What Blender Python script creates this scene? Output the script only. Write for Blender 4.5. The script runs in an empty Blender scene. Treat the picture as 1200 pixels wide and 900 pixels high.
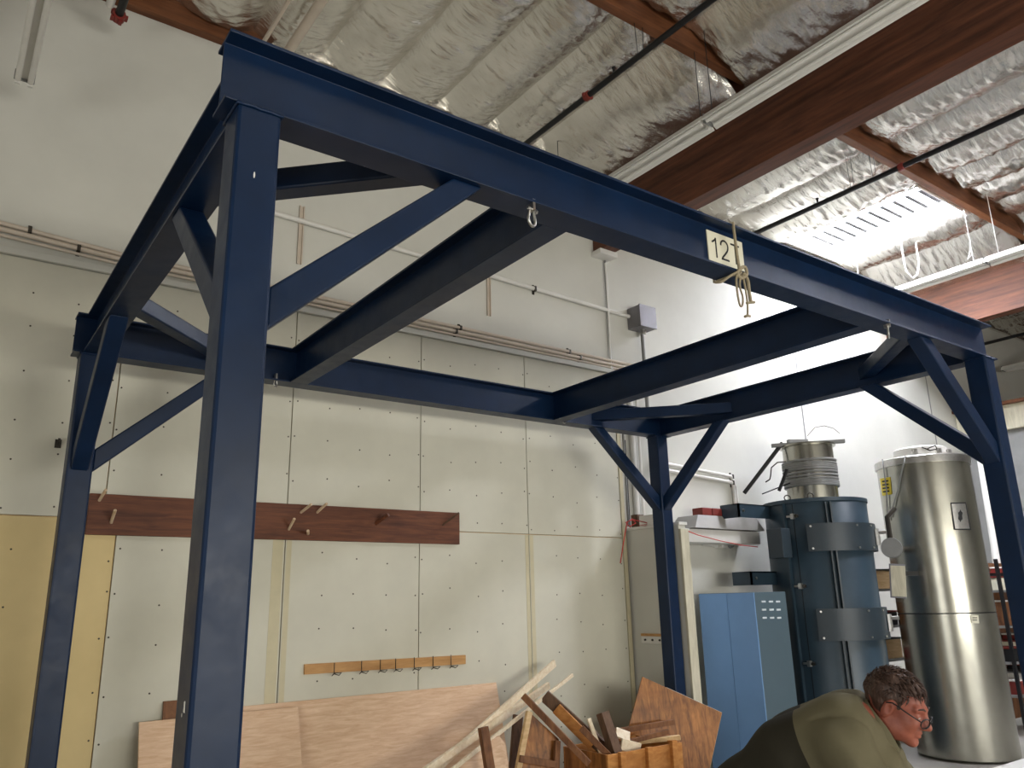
import bpy, bmesh, math, random
import numpy as np
from mathutils import Vector, Matrix, noise

random.seed(7)
sc = bpy.context.scene
COL = sc.collection

# ------------------------------------------------------------------ camera
CAMZ = 1.8
F_PX = 924.2
FWD = Vector((0.57085885, 0.77684908, 0.26575493))
RGT = Vector((0.80925505, -0.58703289, -0.0223305))
UPV = Vector((-0.13865946, -0.22781108, 0.96378196))
cam_data = bpy.data.cameras.new('camera')
cam = bpy.data.objects.new('camera', cam_data)
COL.objects.link(cam)
cam_data.sensor_width = 36.0
cam_data.lens = 36.0 * F_PX / 1200.0
cam_data.clip_start = 0.05
cam_data.clip_end = 200
cam.matrix_world = Matrix(((RGT.x, UPV.x, -FWD.x, 0), (RGT.y, UPV.y, -FWD.y, 0), (RGT.z, UPV.z, -FWD.z, CAMZ), (0, 0, 0, 1)))
sc.camera = cam

# ------------------------------------------------------------------ world, view, daylight
world = bpy.data.worlds.new('world')
sc.world = world
world.use_nodes = True
world.node_tree.nodes['Background'].inputs[0].default_value = (0.75, 0.86, 1.0, 1)
world.node_tree.nodes['Background'].inputs[1].default_value = 1.0
sc.view_settings.view_transform = 'Standard'
sc.view_settings.look = 'None'
sc.view_settings.gamma = 1.0
sc.view_settings.exposure = -0.1
sc.view_settings.use_curve_mapping = False

SKYLIGHT_EMIT = 95.0
DOOR_WATTS = 480.0
SIDE_WATTS = 180.0
FRONT_Y = -6.0

def area_light(name, loc, direction, sx, sy, watts, color):
    l = bpy.data.lights.new(name, 'AREA')
    l.shape = 'RECTANGLE'; l.size = sx; l.size_y = sy; l.energy = watts; l.color = color
    o = bpy.data.objects.new(name, l); COL.objects.link(o)
    o.location = loc
    o.rotation_euler = Vector(direction).to_track_quat('-Z', 'Y').to_euler()
    return o
# daylight through the raised roll-up door in the front wall
area_light('door_daylight', (4.2, FRONT_Y + 0.05, 1.95), (0, 1, 0), 7.4, 0.8, DOOR_WATTS, (1.0, 0.95, 0.84))

# added lamp in an unseen left-wall opening, lightens the posts' left faces
area_light('added_side_light', (-4.95, -1.2, 1.6), (1, 0, 0), 3.4, 2.8, SIDE_WATTS, (1.0, 0.97, 0.9))

# ------------------------------------------------------------------ helpers
def ray(px, py):
    return FWD + RGT * ((px - 600) / F_PX) + UPV * ((450 - py) / F_PX)
def at(px, py, Y=None, X=None, z=None, dist=None):
    v = ray(px, py)
    if Y is not None: t = Y / v.y
    elif X is not None: t = X / v.x
    elif z is not None: t = (z - CAMZ) / v.z
    else: t = dist / math.hypot(v.x, v.y)
    return Vector((v.x * t, v.y * t, v.z * t + CAMZ))

def empty(name, loc=(0, 0, 0)):
    o = bpy.data.objects.new(name, None); COL.objects.link(o); o.location = loc
    o.empty_display_size = 0.1
    return o
def tag(o, label=None, cat=None, group=None, kind=None):
    if label: o['label'] = label
    if cat: o['category'] = cat
    if group: o['group'] = group
    if kind: o['kind'] = kind
    return o

class MB:
    """collects vertices and faces for one mesh"""
    def __init__(s): s.v = []; s.f = []
    def add(s, vs, fs):
        b = len(s.v); s.v += [Vector(p) for p in vs]; s.f += [[i + b for i in f] for f in fs]; return s
    def hexa(s, p):
        return s.add(p, [(0, 3, 2, 1), (4, 5, 6, 7), (0, 1, 5, 4), (1, 2, 6, 5), (2, 3, 7, 6), (3, 0, 4, 7)])
    def box(s, x0, x1, y0, y1, z0, z1):
        return s.hexa([(x0, y0, z0), (x1, y0, z0), (x1, y1, z0), (x0, y1, z0), (x0, y0, z1), (x1, y0, z1), (x1, y1, z1), (x0, y1, z1)])
    def bar(s, a, b, w, t, up=(0, 0, 1)):
        """rectangular bar from a to b, w across, t along 'up'"""
        a = Vector(a); b = Vector(b); d = (b - a).normalized(); up = Vector(up)
        sd = d.cross(up)
        if sd.length < 1e-4: sd = d.cross(Vector((1, 0, 0)))
        sd.normalize(); u = sd.cross(d).normalized()
        q = []
        for c in (a, b):
            q += [c - sd * w / 2 - u * t / 2, c + sd * w / 2 - u * t / 2, c + sd * w / 2 + u * t / 2, c - sd * w / 2 + u * t / 2]
        return s.hexa(q)
    def tube(s, pts, r, n=10, closed=False, caps=True):
        pts = [Vector(p) for p in pts]; m = len(pts)
        rs = r if isinstance(r, (list, tuple)) else [r] * m
        t0 = (pts[1] - pts[0]).normalized()
        up = Vector((0, 0, 1)) if abs(t0.z) < 0.9 else Vector((1, 0, 0))
        nrm = t0.cross(up).normalized(); base = len(s.v); prev = t0
        for i, p in enumerate(pts):
            if closed: t = (pts[(i + 1) % m] - pts[i - 1]).normalized()
            elif i == 0: t = t0
            elif i == m - 1: t = (pts[-1] - pts[-2]).normalized()
            else: t = ((pts[i + 1] - p).normalized() + (p - pts[i - 1]).normalized()).normalized()
            nrm = (nrm - t * nrm.dot(t))
            if nrm.length < 1e-5: nrm = t.orthogonal()
            nrm.normalize(); bn = t.cross(nrm)
            for k in range(n):
                a = 2 * math.pi * k / n
                s.v.append(p + (nrm * math.cos(a) + bn * math.sin(a)) * rs[i])
        for i in range(m if closed else m - 1):
            j = (i + 1) % m
            for k in range(n):
                l = (k + 1) % n
                s.f.append([base + i * n + k, base + i * n + l, base + j * n + l, base + j * n + k])
        if caps and not closed:
            s.f.append([base + k for k in range(n)][::-1]); s.f.append([base + (m - 1) * n + k for k in range(n)])
        return s
    def lathe(s, c, prof, n=48, a0=0, a1=2 * math.pi):
        """prof: list of (r, z); around the vertical through c"""
        full = abs(a1 - a0 - 2 * math.pi) < 1e-6; base = len(s.v); m = len(prof); nn = n if full else n + 1
        for k in range(nn):
            a = a0 + (a1 - a0) * k / n
            for r, z in prof: s.v.append(Vector((c[0] + r * math.cos(a), c[1] + r * math.sin(a), c[2] + z)))
        for k in range(n):
            l = (k + 1) % nn
            for i in range(m - 1):
                s.f.append([base + k * m + i, base + l * m + i, base + l * m + i + 1, base + k * m + i + 1])
        return s
    def extrude(s, poly, a, d):
        """closed polygon (list of 3D points) swept by vector d; a offset"""
        a = Vector(a); d = Vector(d); n = len(poly)
        p0 = [Vector(p) + a for p in poly]; p1 = [p + d for p in p0]
        fs = [list(range(n))[::-1], [n + i for i in range(n)]] + [[i, (i + 1) % n, n + (i + 1) % n, n + i] for i in range(n)]
        return s.add(p0 + p1, fs)
    def mesh(s, name, mat, smooth=False):
        me = bpy.data.meshes.new(name)
        me.from_pydata([tuple(p) for p in s.v], [], s.f)
        bm = bmesh.new(); bm.from_mesh(me); bmesh.ops.recalc_face_normals(bm, faces=bm.faces); bm.to_mesh(me); bm.free()
        me.materials.append(mat)
        if smooth:
            me.polygons.foreach_set('use_smooth', [True] * len(me.polygons))
            if smooth is not True:
                me.set_sharp_from_angle(angle=math.radians(smooth))
        me.update()
        return me
    def build(s, name, mat, parent=None, smooth=False, bevel=0):
        """links the mesh; the vertices are given in world space, the origin goes to the base centre"""
        lo = Vector((min(p.x for p in s.v), min(p.y for p in s.v), min(p.z for p in s.v)))
        hi = Vector((max(p.x for p in s.v), max(p.y for p in s.v), max(p.z for p in s.v)))
        c = Vector(((lo.x + hi.x) / 2, (lo.y + hi.y) / 2, lo.z))
        s.v = [p - c for p in s.v]
        o = bpy.data.objects.new(name, s.mesh(name, mat, smooth)); COL.objects.link(o)
        if parent is not None:
            o.parent = parent; o.location = c - world_loc(parent)
        else:
            o.location = c
        if bevel:
            b = o.modifiers.new('bevel', 'BEVEL'); b.width = bevel; b.segments = 2; b.limit_method = 'ANGLE'; b.angle_limit = math.radians(40)
        return o
def world_loc(o):
    p = Vector(o.location)
    while o.parent is not None:
        o = o.parent; p = p + Vector(o.location)
    return p

# ------------------------------------------------------------------ materials
def lin(r, g, b):
    f = lambda c: (c / 255 / 12.92) if c / 255 <= 0.04045 else ((c / 255 + 0.055) / 1.055) ** 2.4
    return (f(r), f(g), f(b), 1)
class Mat:
    def __init__(s, name, rough=0.6, metal=0.0, spec=0.5):
        s.m = bpy.data.materials.new(name); s.m.use_nodes = True
        s.nt = s.m.node_tree; s.b = s.nt.nodes['Principled BSDF']
        s.b.inputs['Roughness'].default_value = rough; s.b.inputs['Metallic'].default_value = metal
        s.b.inputs['Specular IOR Level'].default_value = spec
    def n(s, t, **kw):
        x = s.nt.nodes.new(t)
        for k, v in kw.items(): setattr(x, k, v)
        return x
    def l(s, a, b): s.nt.links.new(a, b)
    def coord(s, scale=(1, 1, 1), kind='Object'):
        tc = s.n('ShaderNodeTexCoord'); mp = s.n('ShaderNodeMapping'); mp.inputs['Scale'].default_value = scale
        s.l(tc.outputs[kind], mp.inputs['Vector']); return mp.outputs['Vector']
    def noise(s, vec, scale, detail=4, rough=0.6, dist=0.0):
        t = s.n('ShaderNodeTexNoise'); t.inputs['Scale'].default_value = scale; t.inputs['Detail'].default_value = detail
        t.inputs['Roughness'].default_value = rough; t.inputs['Distortion'].default_value = dist
        s.l(vec, t.inputs['Vector']); return t.outputs['Fac']
    def ramp(s, fac, stops):
        r = s.n('ShaderNodeValToRGB'); e = r.color_ramp.elements
        while len(e) < len(stops): e.new(0.5)
        for i, (p, c) in enumerate(stops): e[i].position = p; e[i].color = c
        s.l(fac, r.inputs['Fac']); return r.outputs['Color']
    def bump(s, fac, strength, dist=0.01):
        b = s.n('ShaderNodeBump'); b.inputs['Strength'].default_value = strength; b.inputs['Distance'].default_value = dist
        s.l(fac, b.inputs['Height']); s.l(b.outputs['Normal'], s.b.inputs['Normal'])
    def color(s, c):
        if isinstance(c, tuple): s.b.inputs['Base Color'].default_value = c
        else: s.l(c, s.b.inputs['Base Color'])
        return s

def plain(name, c, rough=0.6, metal=0.0, spec=0.5, var=0.08, scale=6, bump=0.0, kind='Object'):
    m = Mat(name, rough, metal, spec); v = m.coord(kind=kind); f = m.noise(v, scale, 5)
    lo = tuple(x * (1 - var) for x in c[:3]) + (1,); hi = tuple(min(1, x * (1 + var)) for x in c[:3]) + (1,)
    m.color(m.ramp(f, [(0.3, lo), (0.7, hi)]))
    if bump: m.bump(m.noise(v, scale * 14, 3), bump, 0.003)
    return m.m
def wood(name, dark, light, scale=1.0, stretch=(1, 14, 14), rough=0.6, bump=0.15, knots=True):
    m = Mat(name, rough, 0, 0.35); v = m.coord(stretch); f = m.noise(v, 2.2 * scale, 6, 0.65, 0.6)
    c = m.ramp(f, [(0.28, dark), (0.5, tuple((a + b) / 2 for a, b in zip(dark, light))), (0.72, light)])
    if knots:
        v2 = m.coord((1.2, 3, 3)); k = m.noise(v2, 2.5, 2)
        mx = m.n('ShaderNodeMixRGB', blend_type='MULTIPLY'); mx.inputs['Fac'].default_value = 0.55
        m.l(c, mx.inputs['Color1']); m.l(m.ramp(k, [(0.3, (0.55, 0.45, 0.38, 1)), (0.5, (1, 1, 1, 1))]), mx.inputs['Color2']); c = mx.outputs['Color']
    m.color(c); m.bump(f, bump, 0.004); return m.m

def paint_blue():
    m = Mat('blue_enamel', 0.4, 0, 0.28); v = m.coord(); f = m.noise(v, 3.0, 6, 0.6)
    m.color(m.ramp(f, [(0.25, lin(7, 27, 52)), (0.75, lin(12, 38, 70))]))
    r = m.ramp(m.noise(v, 9, 5), [(0.3, (0.34, 0.34, 0.34, 1)), (0.7, (0.46, 0.46, 0.46, 1))]); m.l(r, m.b.inputs['Roughness'])
    m.bump(m.noise(v, 60, 3), 0.04, 0.002); return m.m
M = {}
M['blue'] = paint_blue()
M['wallwhite'] = plain('white_painted_concrete', lin(206, 205, 196), 0.75, var=0.05, scale=1.3, bump=0.06)
M['drywall'] = plain('primed_drywall', lin(208, 205, 188), 0.8, var=0.06, scale=1.6, bump=0.03)
M['drywall_tan'] = plain('bare_tan_drywall', lin(212, 190, 138), 0.85, var=0.06, scale=2.2, bump=0.03)
M['tape'] = plain('yellowed_joint_compound', lin(203, 194, 162), 0.85, var=0.08, scale=4)
M['screw'] = plain('dark_screw_heads', lin(70, 62, 50), 0.6, 0.4)
M['concrete'] = plain('grey_concrete_floor', lin(146, 142, 134), 0.5, var=0.15, scale=1.2, bump=0.05)
M['white'] = plain('white_enamel', lin(222, 220, 214), 0.45, var=0.04)
M['cream'] = plain('cream_painted_pipe', lin(205, 192, 176), 0.5, var=0.06)
M['grey'] = plain('grey_painted_metal', lin(128, 128, 126), 0.5, 0.2, var=0.08)
M['ductgrey'] = plain('matt_grey_duct', lin(150, 147, 142), 0.8, var=0.06)
M['greybox'] = plain('galvanised_grey_box', lin(120, 118, 122), 0.4, 0.5, var=0.1)
M['black'] = plain('black_iron', lin(22, 22, 24), 0.5, 0.2, var=0.1)
M['red'] = plain('red_painted_coupling', lin(120, 40, 32), 0.55, var=0.15)
M['string'] = plain('red_twine', lin(190, 60, 55), 0.8)
M['rope'] = plain('tan_cotton_cord', lin(150, 138, 112), 0.9, var=0.2, scale=60)
M['steel'] = plain('bright_galvanised_steel', lin(190, 188, 184), 0.28, 0.95, var=0.12, scale=30)
M['hook'] = plain('dark_wire_hook', lin(70, 66, 60), 0.4, 0.8)
M['paper'] = plain('cream_sign_card', lin(222, 218, 196), 0.7, var=0.03)
M['ink'] = plain('black_ink', lin(24, 24, 24), 0.7, var=0.02)
M['yellow'] = plain('yellow_sticker', lin(215, 190, 40), 0.6, var=0.05)
M['shelfwood'] = wood('dark_red_brown_board', lin(72, 38, 22), lin(120, 70, 42), 1.0, (1.2, 16, 16))
M['lightwood'] = wood('pale_pine', lin(196, 160, 112), lin(228, 198, 152), 1.0, (2, 14, 14), knots=False)
M['pinewhite'] = wood('whitish_pine', lin(222, 200, 164), lin(246, 234, 210), 1.0, (14, 2, 14), knots=False)
M['railwood'] = wood('honey_pine_rail', lin(176, 128, 76), lin(205, 160, 104), 1.0, (2, 14, 14))
M['ply'] = wood('sanded_plywood', lin(206, 166, 130), lin(234, 204, 172), 1.6, (1.6, 14, 12), knots=False)
M['brownply'] = wood('varnished_oak_ply', lin(92, 54, 22), lin(188, 124, 62), 1.3, (9, 9, 0.9), rough=0.4)
M['darkwood'] = wood('dark_weathered_lumber', lin(70, 50, 36), lin(116, 88, 66), 1.2, (9, 9, 2))
M['redwood'] = wood('reddish_lumber', lin(88, 54, 33), lin(144, 98, 62), 1.2, (9, 9, 2))
M['cratewood'] = wood('orange_pine_crate', lin(160, 98, 42), lin(205, 146, 80), 1.0, (3, 3, 8))
M['peg'] = wood('pale_dowel', lin(200, 172, 138), lin(226, 205, 176), 1.0, (3, 3, 8), knots=False)
M['purlin'] = wood('brown_fir_purlin', lin(84, 50, 30), lin(128, 80, 48), 0.8, (1.0, 12, 12))
M['oldwhite'] = wood('chipped_white_post', lin(176, 170, 146), lin(214, 208, 186), 1.0, (10, 10, 1.5), knots=False)

def foil_mat():
    m = Mat('silver_foil_facing', 0.17, 0.95, 0.5); v = m.coord((5, 16, 5)); a = m.noise(v, 2.0, 6, 0.62, 0.5)
    v2 = m.coord((1, 1, 1)); b = m.noise(v2, 38, 3, 0.5)
    mx = m.n('ShaderNodeMath', operation='ADD'); mu = m.n('ShaderNodeMath', operation='MULTIPLY'); mu.inputs[1].default_value = 0.22
    m.l(b, mu.inputs[0]); m.l(a, mx.inputs[0]); m.l(mu.outputs[0], mx.inputs[1])
    m.color(m.ramp(m.noise(v2, 3, 3), [(0.3, lin(212, 208, 200)), (0.7, lin(235, 232, 226))]))
    m.bump(mx.outputs[0], 0.28, 0.03); return m.m
M['foil'] = foil_mat()
def glulam_mat():
    m = Mat('laminated_timber', 0.6, 0, 0.35); v = m.coord((3, 0.35, 3)); f = m.noise(v, 5, 6, 0.65, 0.4)
    c = m.ramp(f, [(0.28, lin(64, 37, 24)), (0.72, lin(114, 68, 46))])
    v2 = m.coord((0.2, 0.12, 8.5)); k = m.noise(v2, 2.6, 1, 0.3)
    mx = m.n('ShaderNodeMixRGB', blend_type='MULTIPLY'); mx.inputs['Fac'].default_value = 0.75
    m.l(c, mx.inputs['Color1']); m.l(m.ramp(k, [(0.35, (0.62, 0.55, 0.5, 1)), (0.6, (1, 1, 1, 1))]), mx.inputs['Color2'])
    m.color(mx.outputs['Color']); m.bump(f, 0.15, 0.004); return m.m
M['glulam'] = glulam_mat()
def stainless():
    m = Mat('brushed_stainless', 0.3, 0.95, 0.5); v = m.coord((1, 1, 40)); f = m.noise(v, 3, 4)
    m.color(m.ramp(m.noise(m.coord((1, 1, 0.6)), 2.2, 4), [(0.3, lin(150, 148, 138)), (0.7, lin(186, 184, 172))]))
    m.b.inputs['Roughness'].default_value = 0.26
    return m.m
M['stainless'] = stainless()
def machine_blue():
    m = Mat('slate_blue_machine_paint', 0.38, 0, 0.5); v = m.coord(); f = m.noise(v, 2.0, 5)
    m.color(m.ramp(f, [(0.3, lin(38, 54, 66)), (0.7, lin(48, 67, 80))])); m.bump(m.noise(v, 90, 2), 0.03, 0.001); return m.m
M['machine'] = machine_blue()
M['machine_dark'] = plain('dark_slate_machine_paint', lin(38, 50, 58), 0.42, var=0.08)
M['cabinet'] = plain('lightened_steel_blue_paint', lin(112, 150, 194), 0.42, var=0.05, scale=2)  # door colour lightened to make up for weak light on that side
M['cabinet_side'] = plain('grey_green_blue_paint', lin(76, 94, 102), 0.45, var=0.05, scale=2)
M['slot'] = plain('pale_louvre', lin(214, 220, 222), 0.4)
def emission(name, c, s):
    m = bpy.data.materials.new(name); m.use_nodes = True; nt = m.node_tree; nt.nodes.clear()
    e = nt.nodes.new('ShaderNodeEmission'); o = nt.nodes.new('ShaderNodeOutputMaterial'); e.inputs[0].default_value = c; e.inputs[1].default_value = s
    nt.links.new(e.outputs[0], o.inputs[0]); return m
M['skypane'] = emission('daylit_skylight_pane', (0.86, 0.89, 1.0, 1), SKYLIGHT_EMIT)

# ------------------------------------------------------------------ the room shell
WY = 6.18            # face of the drywall
CY = 6.25            # face of the concrete above and beside it
XL, XR = -5.0, 21.0
ROOF = 6.8           # level of the insulation seams
tag(MB().box(XL, XR, FRONT_Y, CY, -0.2, 0).build('floor', M['concrete']), kind='structure')
wall_back = tag(MB().box(XL, XR, CY, CY + 0.25, 0, 7.2).build('wall_back', M['wallwhite']), kind='structure')
tag(MB().box(XL - 0.25, XL, FRONT_Y, -3.0, 0, 7.2).box(XL - 0.25, XL, 0.6, CY, 0, 7.2).box(XL - 0.25, XL, -3.0, 0.6, 3.1, 7.2).build('wall_left', M['wallwhite']), kind='structure')
tag(MB().box(XR, XR + 0.25, FRONT_Y, CY, 0, 7.2).build('wall_right', M['wallwhite']), kind='structure')
fw = MB(); fw.box(XL, 0.5, FRONT_Y - 0.25, FRONT_Y, 0, 7.2); fw.box(8.0, XR, FRONT_Y - 0.25, FRONT_Y, 0, 7.2); fw.box(0.5, 8.0, FRONT_Y - 0.25, FRONT_Y, 3.1, 7.2)
tag(fw.build('wall_front', M['wallwhite']), kind='structure')
for xj in (9.6, 13.3):
    MB().box(xj - 0.012, xj + 0.012, CY - 0.004, CY + 0.01, 0, 6.6).build('panel_joint', M['grey'], wall_back)

# drywall panels, each a piece of the back wall, with rows of screw heads
seams_hi = [-1.5, -0.25, 0.966, 2.283, 3.495, 4.70, 5.945]
seams_lo = [-1.5, -0.16, 1.06, 2.283, 3.492, 4.70, 5.945]
G = 0.004
def panel(x0, x1, z0, z1, mat, shift=0.0):
    p = MB().box(x0 + G, x1 - G, WY + shift, CY - 0.02, z0 + G, z1 - G).build('drywall_panel', mat, wall_back, bevel=0.002)
    s = MB()
    for k in range(5):
        xs = x0 + 0.03 + (x1 - x0 - 0.06) * k / 4
        n = int((z1 - z0) / 0.3)
        for i in range(n):
            zz = z0 + 0.08 + i * 0.3 + random.uniform(-0.05, 0.05)
            if zz > z1 - 0.02: continue
            xx = xs + random.uniform(-0.012, 0.012)
            s.lathe((0, 0, 0), [], 1) if False else None
            r = 0.007
            s.add([(xx + r * math.cos(a * math.pi / 3), WY + shift - 0.0015, zz + r * math.sin(a * math.pi / 3)) for a in range(6)] +
                  [(xx + r * math.cos(a * math.pi / 3), WY + shift + 0.002, zz + r * math.sin(a * math.pi / 3)) for a in range(6)],
                  [list(range(6))] + [[a, (a + 1) % 6, 6 + (a + 1) % 6, 6 + a] for a in range(6)])
    h = s.build('screw_heads', M['screw'], p); h['kind'] = 'stuff'
    return p
ZS, ZT = 2.424, 4.23
for i in range(6):
    panel(seams_hi[i], seams_hi[i + 1], ZS, ZT, M['drywall'])
for i in range(6):
    panel(seams_lo[i], seams_lo[i + 1], 0.0, ZS, M['drywall_tan'] if i < 2 else M['drywall'])
for xj in (2.283, 4.70):
    for dx in (-0.10, 0.012) if xj < 3 else (-0.045, 0.012):
        MB().box(xj + dx, xj + dx + (0.085 if xj < 3 and dx < 0 else 0.04), WY - 0.002, WY + 0.001, 0.3, ZS - 0.01).build('joint_tape', M['tape'], wall_back)
MB().box(XL, 5.945, WY - 0.03, CY, ZT, ZT + 0.05).build('panel_cap', M['wallwhite'], wall_back, bevel=0.004)
MB().box(5.95, 6.0, WY - 0.005, CY, 0, ZT).build('corner_bead', M['tape'], wall_back)
MB().box(-1.5, 5.945, WY + 0.03, CY, 0, ZT).build('furring_board', M['lightwood'], wall_back)

# roof deck with skylight openings
ceil = MB()
SKY = [(9.55, 10.9, 4.2, 6.1), (9.55, 10.9, 0.0, 1.9)]  # second skylight lies out of view, added to bring in more light
xs = sorted({XL, XR} | {a for s in SKY for a in s[:2]}); ys = sorted({FRONT_Y, CY} | {a for s in SKY for a in s[2:]})
for i in range(len(xs) - 1):
    for j in range(len(ys) - 1):
        cx, cy = (xs[i] + xs[i + 1]) / 2, (ys[j] + ys[j + 1]) / 2
        if any(a < cx < b and c < cy < d for a, b, c, d in SKY): continue
        ceil.box(xs[i], xs[i + 1], ys[j], ys[j + 1], 6.98, 7.2)
ceiling = tag(ceil.build('ceiling', M['foil']), kind='structure')
for i, (a, b, c, d) in enumerate(SKY):
    w = empty('window_%d' % (i + 1), ((a + b) / 2, (c + d) / 2, 6.8)); tag(w, kind='structure')
    MB().box(a, b, c, d, 6.96, 6.98).build('pane', M['skypane'], w)
    k = MB(); t = 0.03
    k.box(a - t, a, c - t, d + t, 6.76, 7.0); k.box(b, b + t, c - t, d + t, 6.76, 7.0); k.box(a, b, c - t, c, 6.76, 7.0); k.box(a, b, d, d + t, 6.76, 7.0)
    k.build('well', M['white'], w)
    if i == 0:
        n = 10
        for q in range(n):
            yy = c + 0.15 + (d - c - 0.3) * q / (n - 1)
            MB().box(a + 0.38, a + 0.95, yy - 0.03, yy + 0.03, 6.90, 6.94).build('bar', M['black'], w)

# foil-faced insulation between the joists: each batt a piece of the ceiling
def foil_mesh(W_, L_, seed, sag, drape=0.0):
    nx, ny = 22, max(20, int(L_ / 0.024)); mb = MB(); rnd = random.Random(seed)
    off = Vector((rnd.uniform(0, 50), rnd.uniform(0, 50), rnd.uniform(0, 50)))
    for j in range(ny + 1):
        v = j / ny; e = min(v, 1 - v) * L_
        endf = 1 - math.exp(-(e / 0.09)) * 0.9
        for i in range(nx + 1):
            u = i / nx; x = (u - 0.5) * W_; y = (v - 0.5) * L_
            prof = (1 - abs(2 * u - 1) ** 2.2)
            n1 = noise.noise(Vector((x * 3.0, y * 1.3, 0)) + off)
            n2 = noise.noise(Vector((x * 5.0 + 0.6 * n1, y * 15 + 2.0 * x, 3)) + off)
            n3 = noise.noise(Vector((x * 16, y * 40 + 6 * x, 7)) + off)
            edge = 1.0 + 1.6 * math.exp(-e / 0.2)
            z = -sag * prof * endf * (1 + 0.35 * n1) + prof ** 0.6 * edge * (0.019 * (1 - 2 * abs(n2)) + 0.007 * n3)
            z -= abs(drape) * ((u if drape > 0 else 1 - u) ** 1.4)
            mb.v.append(Vector((x, y, z)))
    for j in range(ny):
        for i in range(nx):
            a = j * (nx + 1) + i; mb.f.append([a, a + nx + 1, a + nx + 2, a + 1])
    return mb.mesh('foil_batt', M['foil'], True)
BATTS = {}
def batt(x0, x1, y0, y1, drape=0.0):
    W_, L_ = x1 - x0, y1 - y0
    if W_ > 0.6 and not drape: key = (0.64, round(L_, 2), random.randint(0, 2), 0)
    else: key = (round(W_, 2), round(L_, 2), 0, drape)
    if key not in BATTS: BATTS[key] = foil_mesh(key[0], key[1], len(BATTS) * 17 + 3, 0.15 if W_ > 0.6 else 0.09, drape)
    o = bpy.data.objects.new('foil_batt', BATTS[key]); COL.objects.link(o); o.parent = ceiling
    o.location = Vector(((x0 + x1) / 2, (y0 + y1) / 2, ROOF)) - Vector(ceiling.location)
    o.scale.x = W_ / key[0]
    return o
GL = [(-0.72, -0.51), (5.81, 6.02), (12.2, 12.41), (18.4, 18.61)]
edges = [-0.51, -0.19] + [0.45 + 0.64 * k for k in range(8)] + [5.81]
spans = [(4.01, CY - 0.01), (1.63, 3.91)]
for (y0, y1) in spans:
    for a, b in zip(edges[:-1], edges[1:]): batt(a, b, y0, y1, 0.36 if b == 5.81 else 0.0)
    e2 = [6.02, 6.34, 6.98, 7.62, 8.26, 8.9, 9.54, 10.2, 10.85, 11.49, 12.2]
    for a, b in zip(e2[:-1], e2[1:]):
        if y0 > 4 and 9.5 < (a + b) / 2 < 10.9: continue
        batt(a, b, y0, y1, 0.45 if b == 12.2 else 0.0)
    e3 = [12.41 + 0.6 * k for k in range(10)] + [18.4]
    for a, b in zip(e3[:-1], e3[1:]): batt(a, b, y0, y1)
# joists, purlins and the ledger, pieces of the ceiling
for (a, b) in ((-0.51, 5.81), (6.02, 12.2), (12.41, 18.4)):
    for yy in (3.96, 1.58):
        MB().box(a, b, yy - 0.045, yy + 0.045, 6.60, 6.98).build('purlin', M['purlin'], ceiling, bevel=0.004)
    MB().box(a, min(b, 1.9) if a < 0 else a + 0.2, CY - 0.09, CY - 0.002, 6.60, 6.80).build('ledger', M['purlin'], ceiling, bevel=0.004)
    MB().box(1.9 if a < 0 else a + 0.2, b, CY - 0.06, CY - 0.002, 6.72, 6.80).build('ledger', M['foil'], ceiling, bevel=0.004)
glabels = {1: 'large dark brown laminated timber beam crossing overhead above the gantry', 2: 'reddish laminated timber beam beyond the skylight at upper right'}
for i, (a, b) in enumerate(GL):
    g = MB().box(a, b, FRONT_Y + 0.02, CY - 0.004, 5.70, 6.97).build('glulam_beam', M['glulam'], bevel=0.006)
    if i in glabels: tag(g, glabels[i], 'beam')
    elif i == 3: tag(g, 'farthest laminated timber beam past the right-hand gantry post', 'beam')
    else: tag(g, 'laminated timber beam over the left end of the white wall', 'beam')

# ------------------------------------------------------------------ the blue gantry frame
Yn, Yf = 2.393, 5.559
X0, X1 = 0.578, 6.058
ZB, DEP, FL = 3.40, 0.265, 0.142
PW = 0.146
XPL, XPR = 0.694, 5.921
XLB, XRB, XA, XBm = 0.704, 5.973, 2.067, 4.563
gantry = tag(empty('gantry_frame', ((X0 + X1) / 2, (Yn + Yf) / 2, 0)), 'dark blue painted steel gantry frame of I-beams on four square posts', 'gantry')
def isec(axis, c, a, b, z0=ZB, dep=DEP, fl=FL, tf=0.012, tw=0.008):
    h = fl / 2; w = tw / 2
    prof = [(-h, 0), (h, 0), (h, tf), (w, tf), (w, dep - tf), (h, dep - tf), (h, dep), (-h, dep), (-h, dep - tf), (-w, dep - tf), (-w, tf), (-h, tf)]
    if axis == 'x': return [(a, c + p, z0 + q) for p, q in prof], (b - a, 0, 0)
    return [(c + p, a, z0 + q) for p, q in prof], (0, b - a, 0)
def ibeam(name, axis, c, a, b, cope=0.0, label=None, **k):
    mb = MB(); poly, d = isec(axis, c, a + cope, b - cope, **k); mb.extrude(poly, (0, 0, 0), d)
    if cope:
        for s0, s1 in ((a, a + cope), (b - cope, b)):
            mb.box(c - 0.004, c + 0.004, s0, s1, ZB + 0.013, ZB + DEP - 0.013)
    o = mb.build(name, M['blue'], gantry, bevel=0.0015)
    if label: o['label'] = label
    return o
ibeam('long_beam', 'x', Yn, X0, X1, label='near long I-beam carrying the sign')
ibeam('long_beam', 'x', Yf, X0, X1, label='far long I-beam beside the wall')
for x in (XLB, XRB): ibeam('end_beam', 'y', x, Yn + 0.005, Yf - 0.005, 0.067)
for x in (XA, XBm): ibeam('cross_beam', 'y', x, Yn + 0.005, Yf - 0.005, 0.067, fl=0.132)
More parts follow.
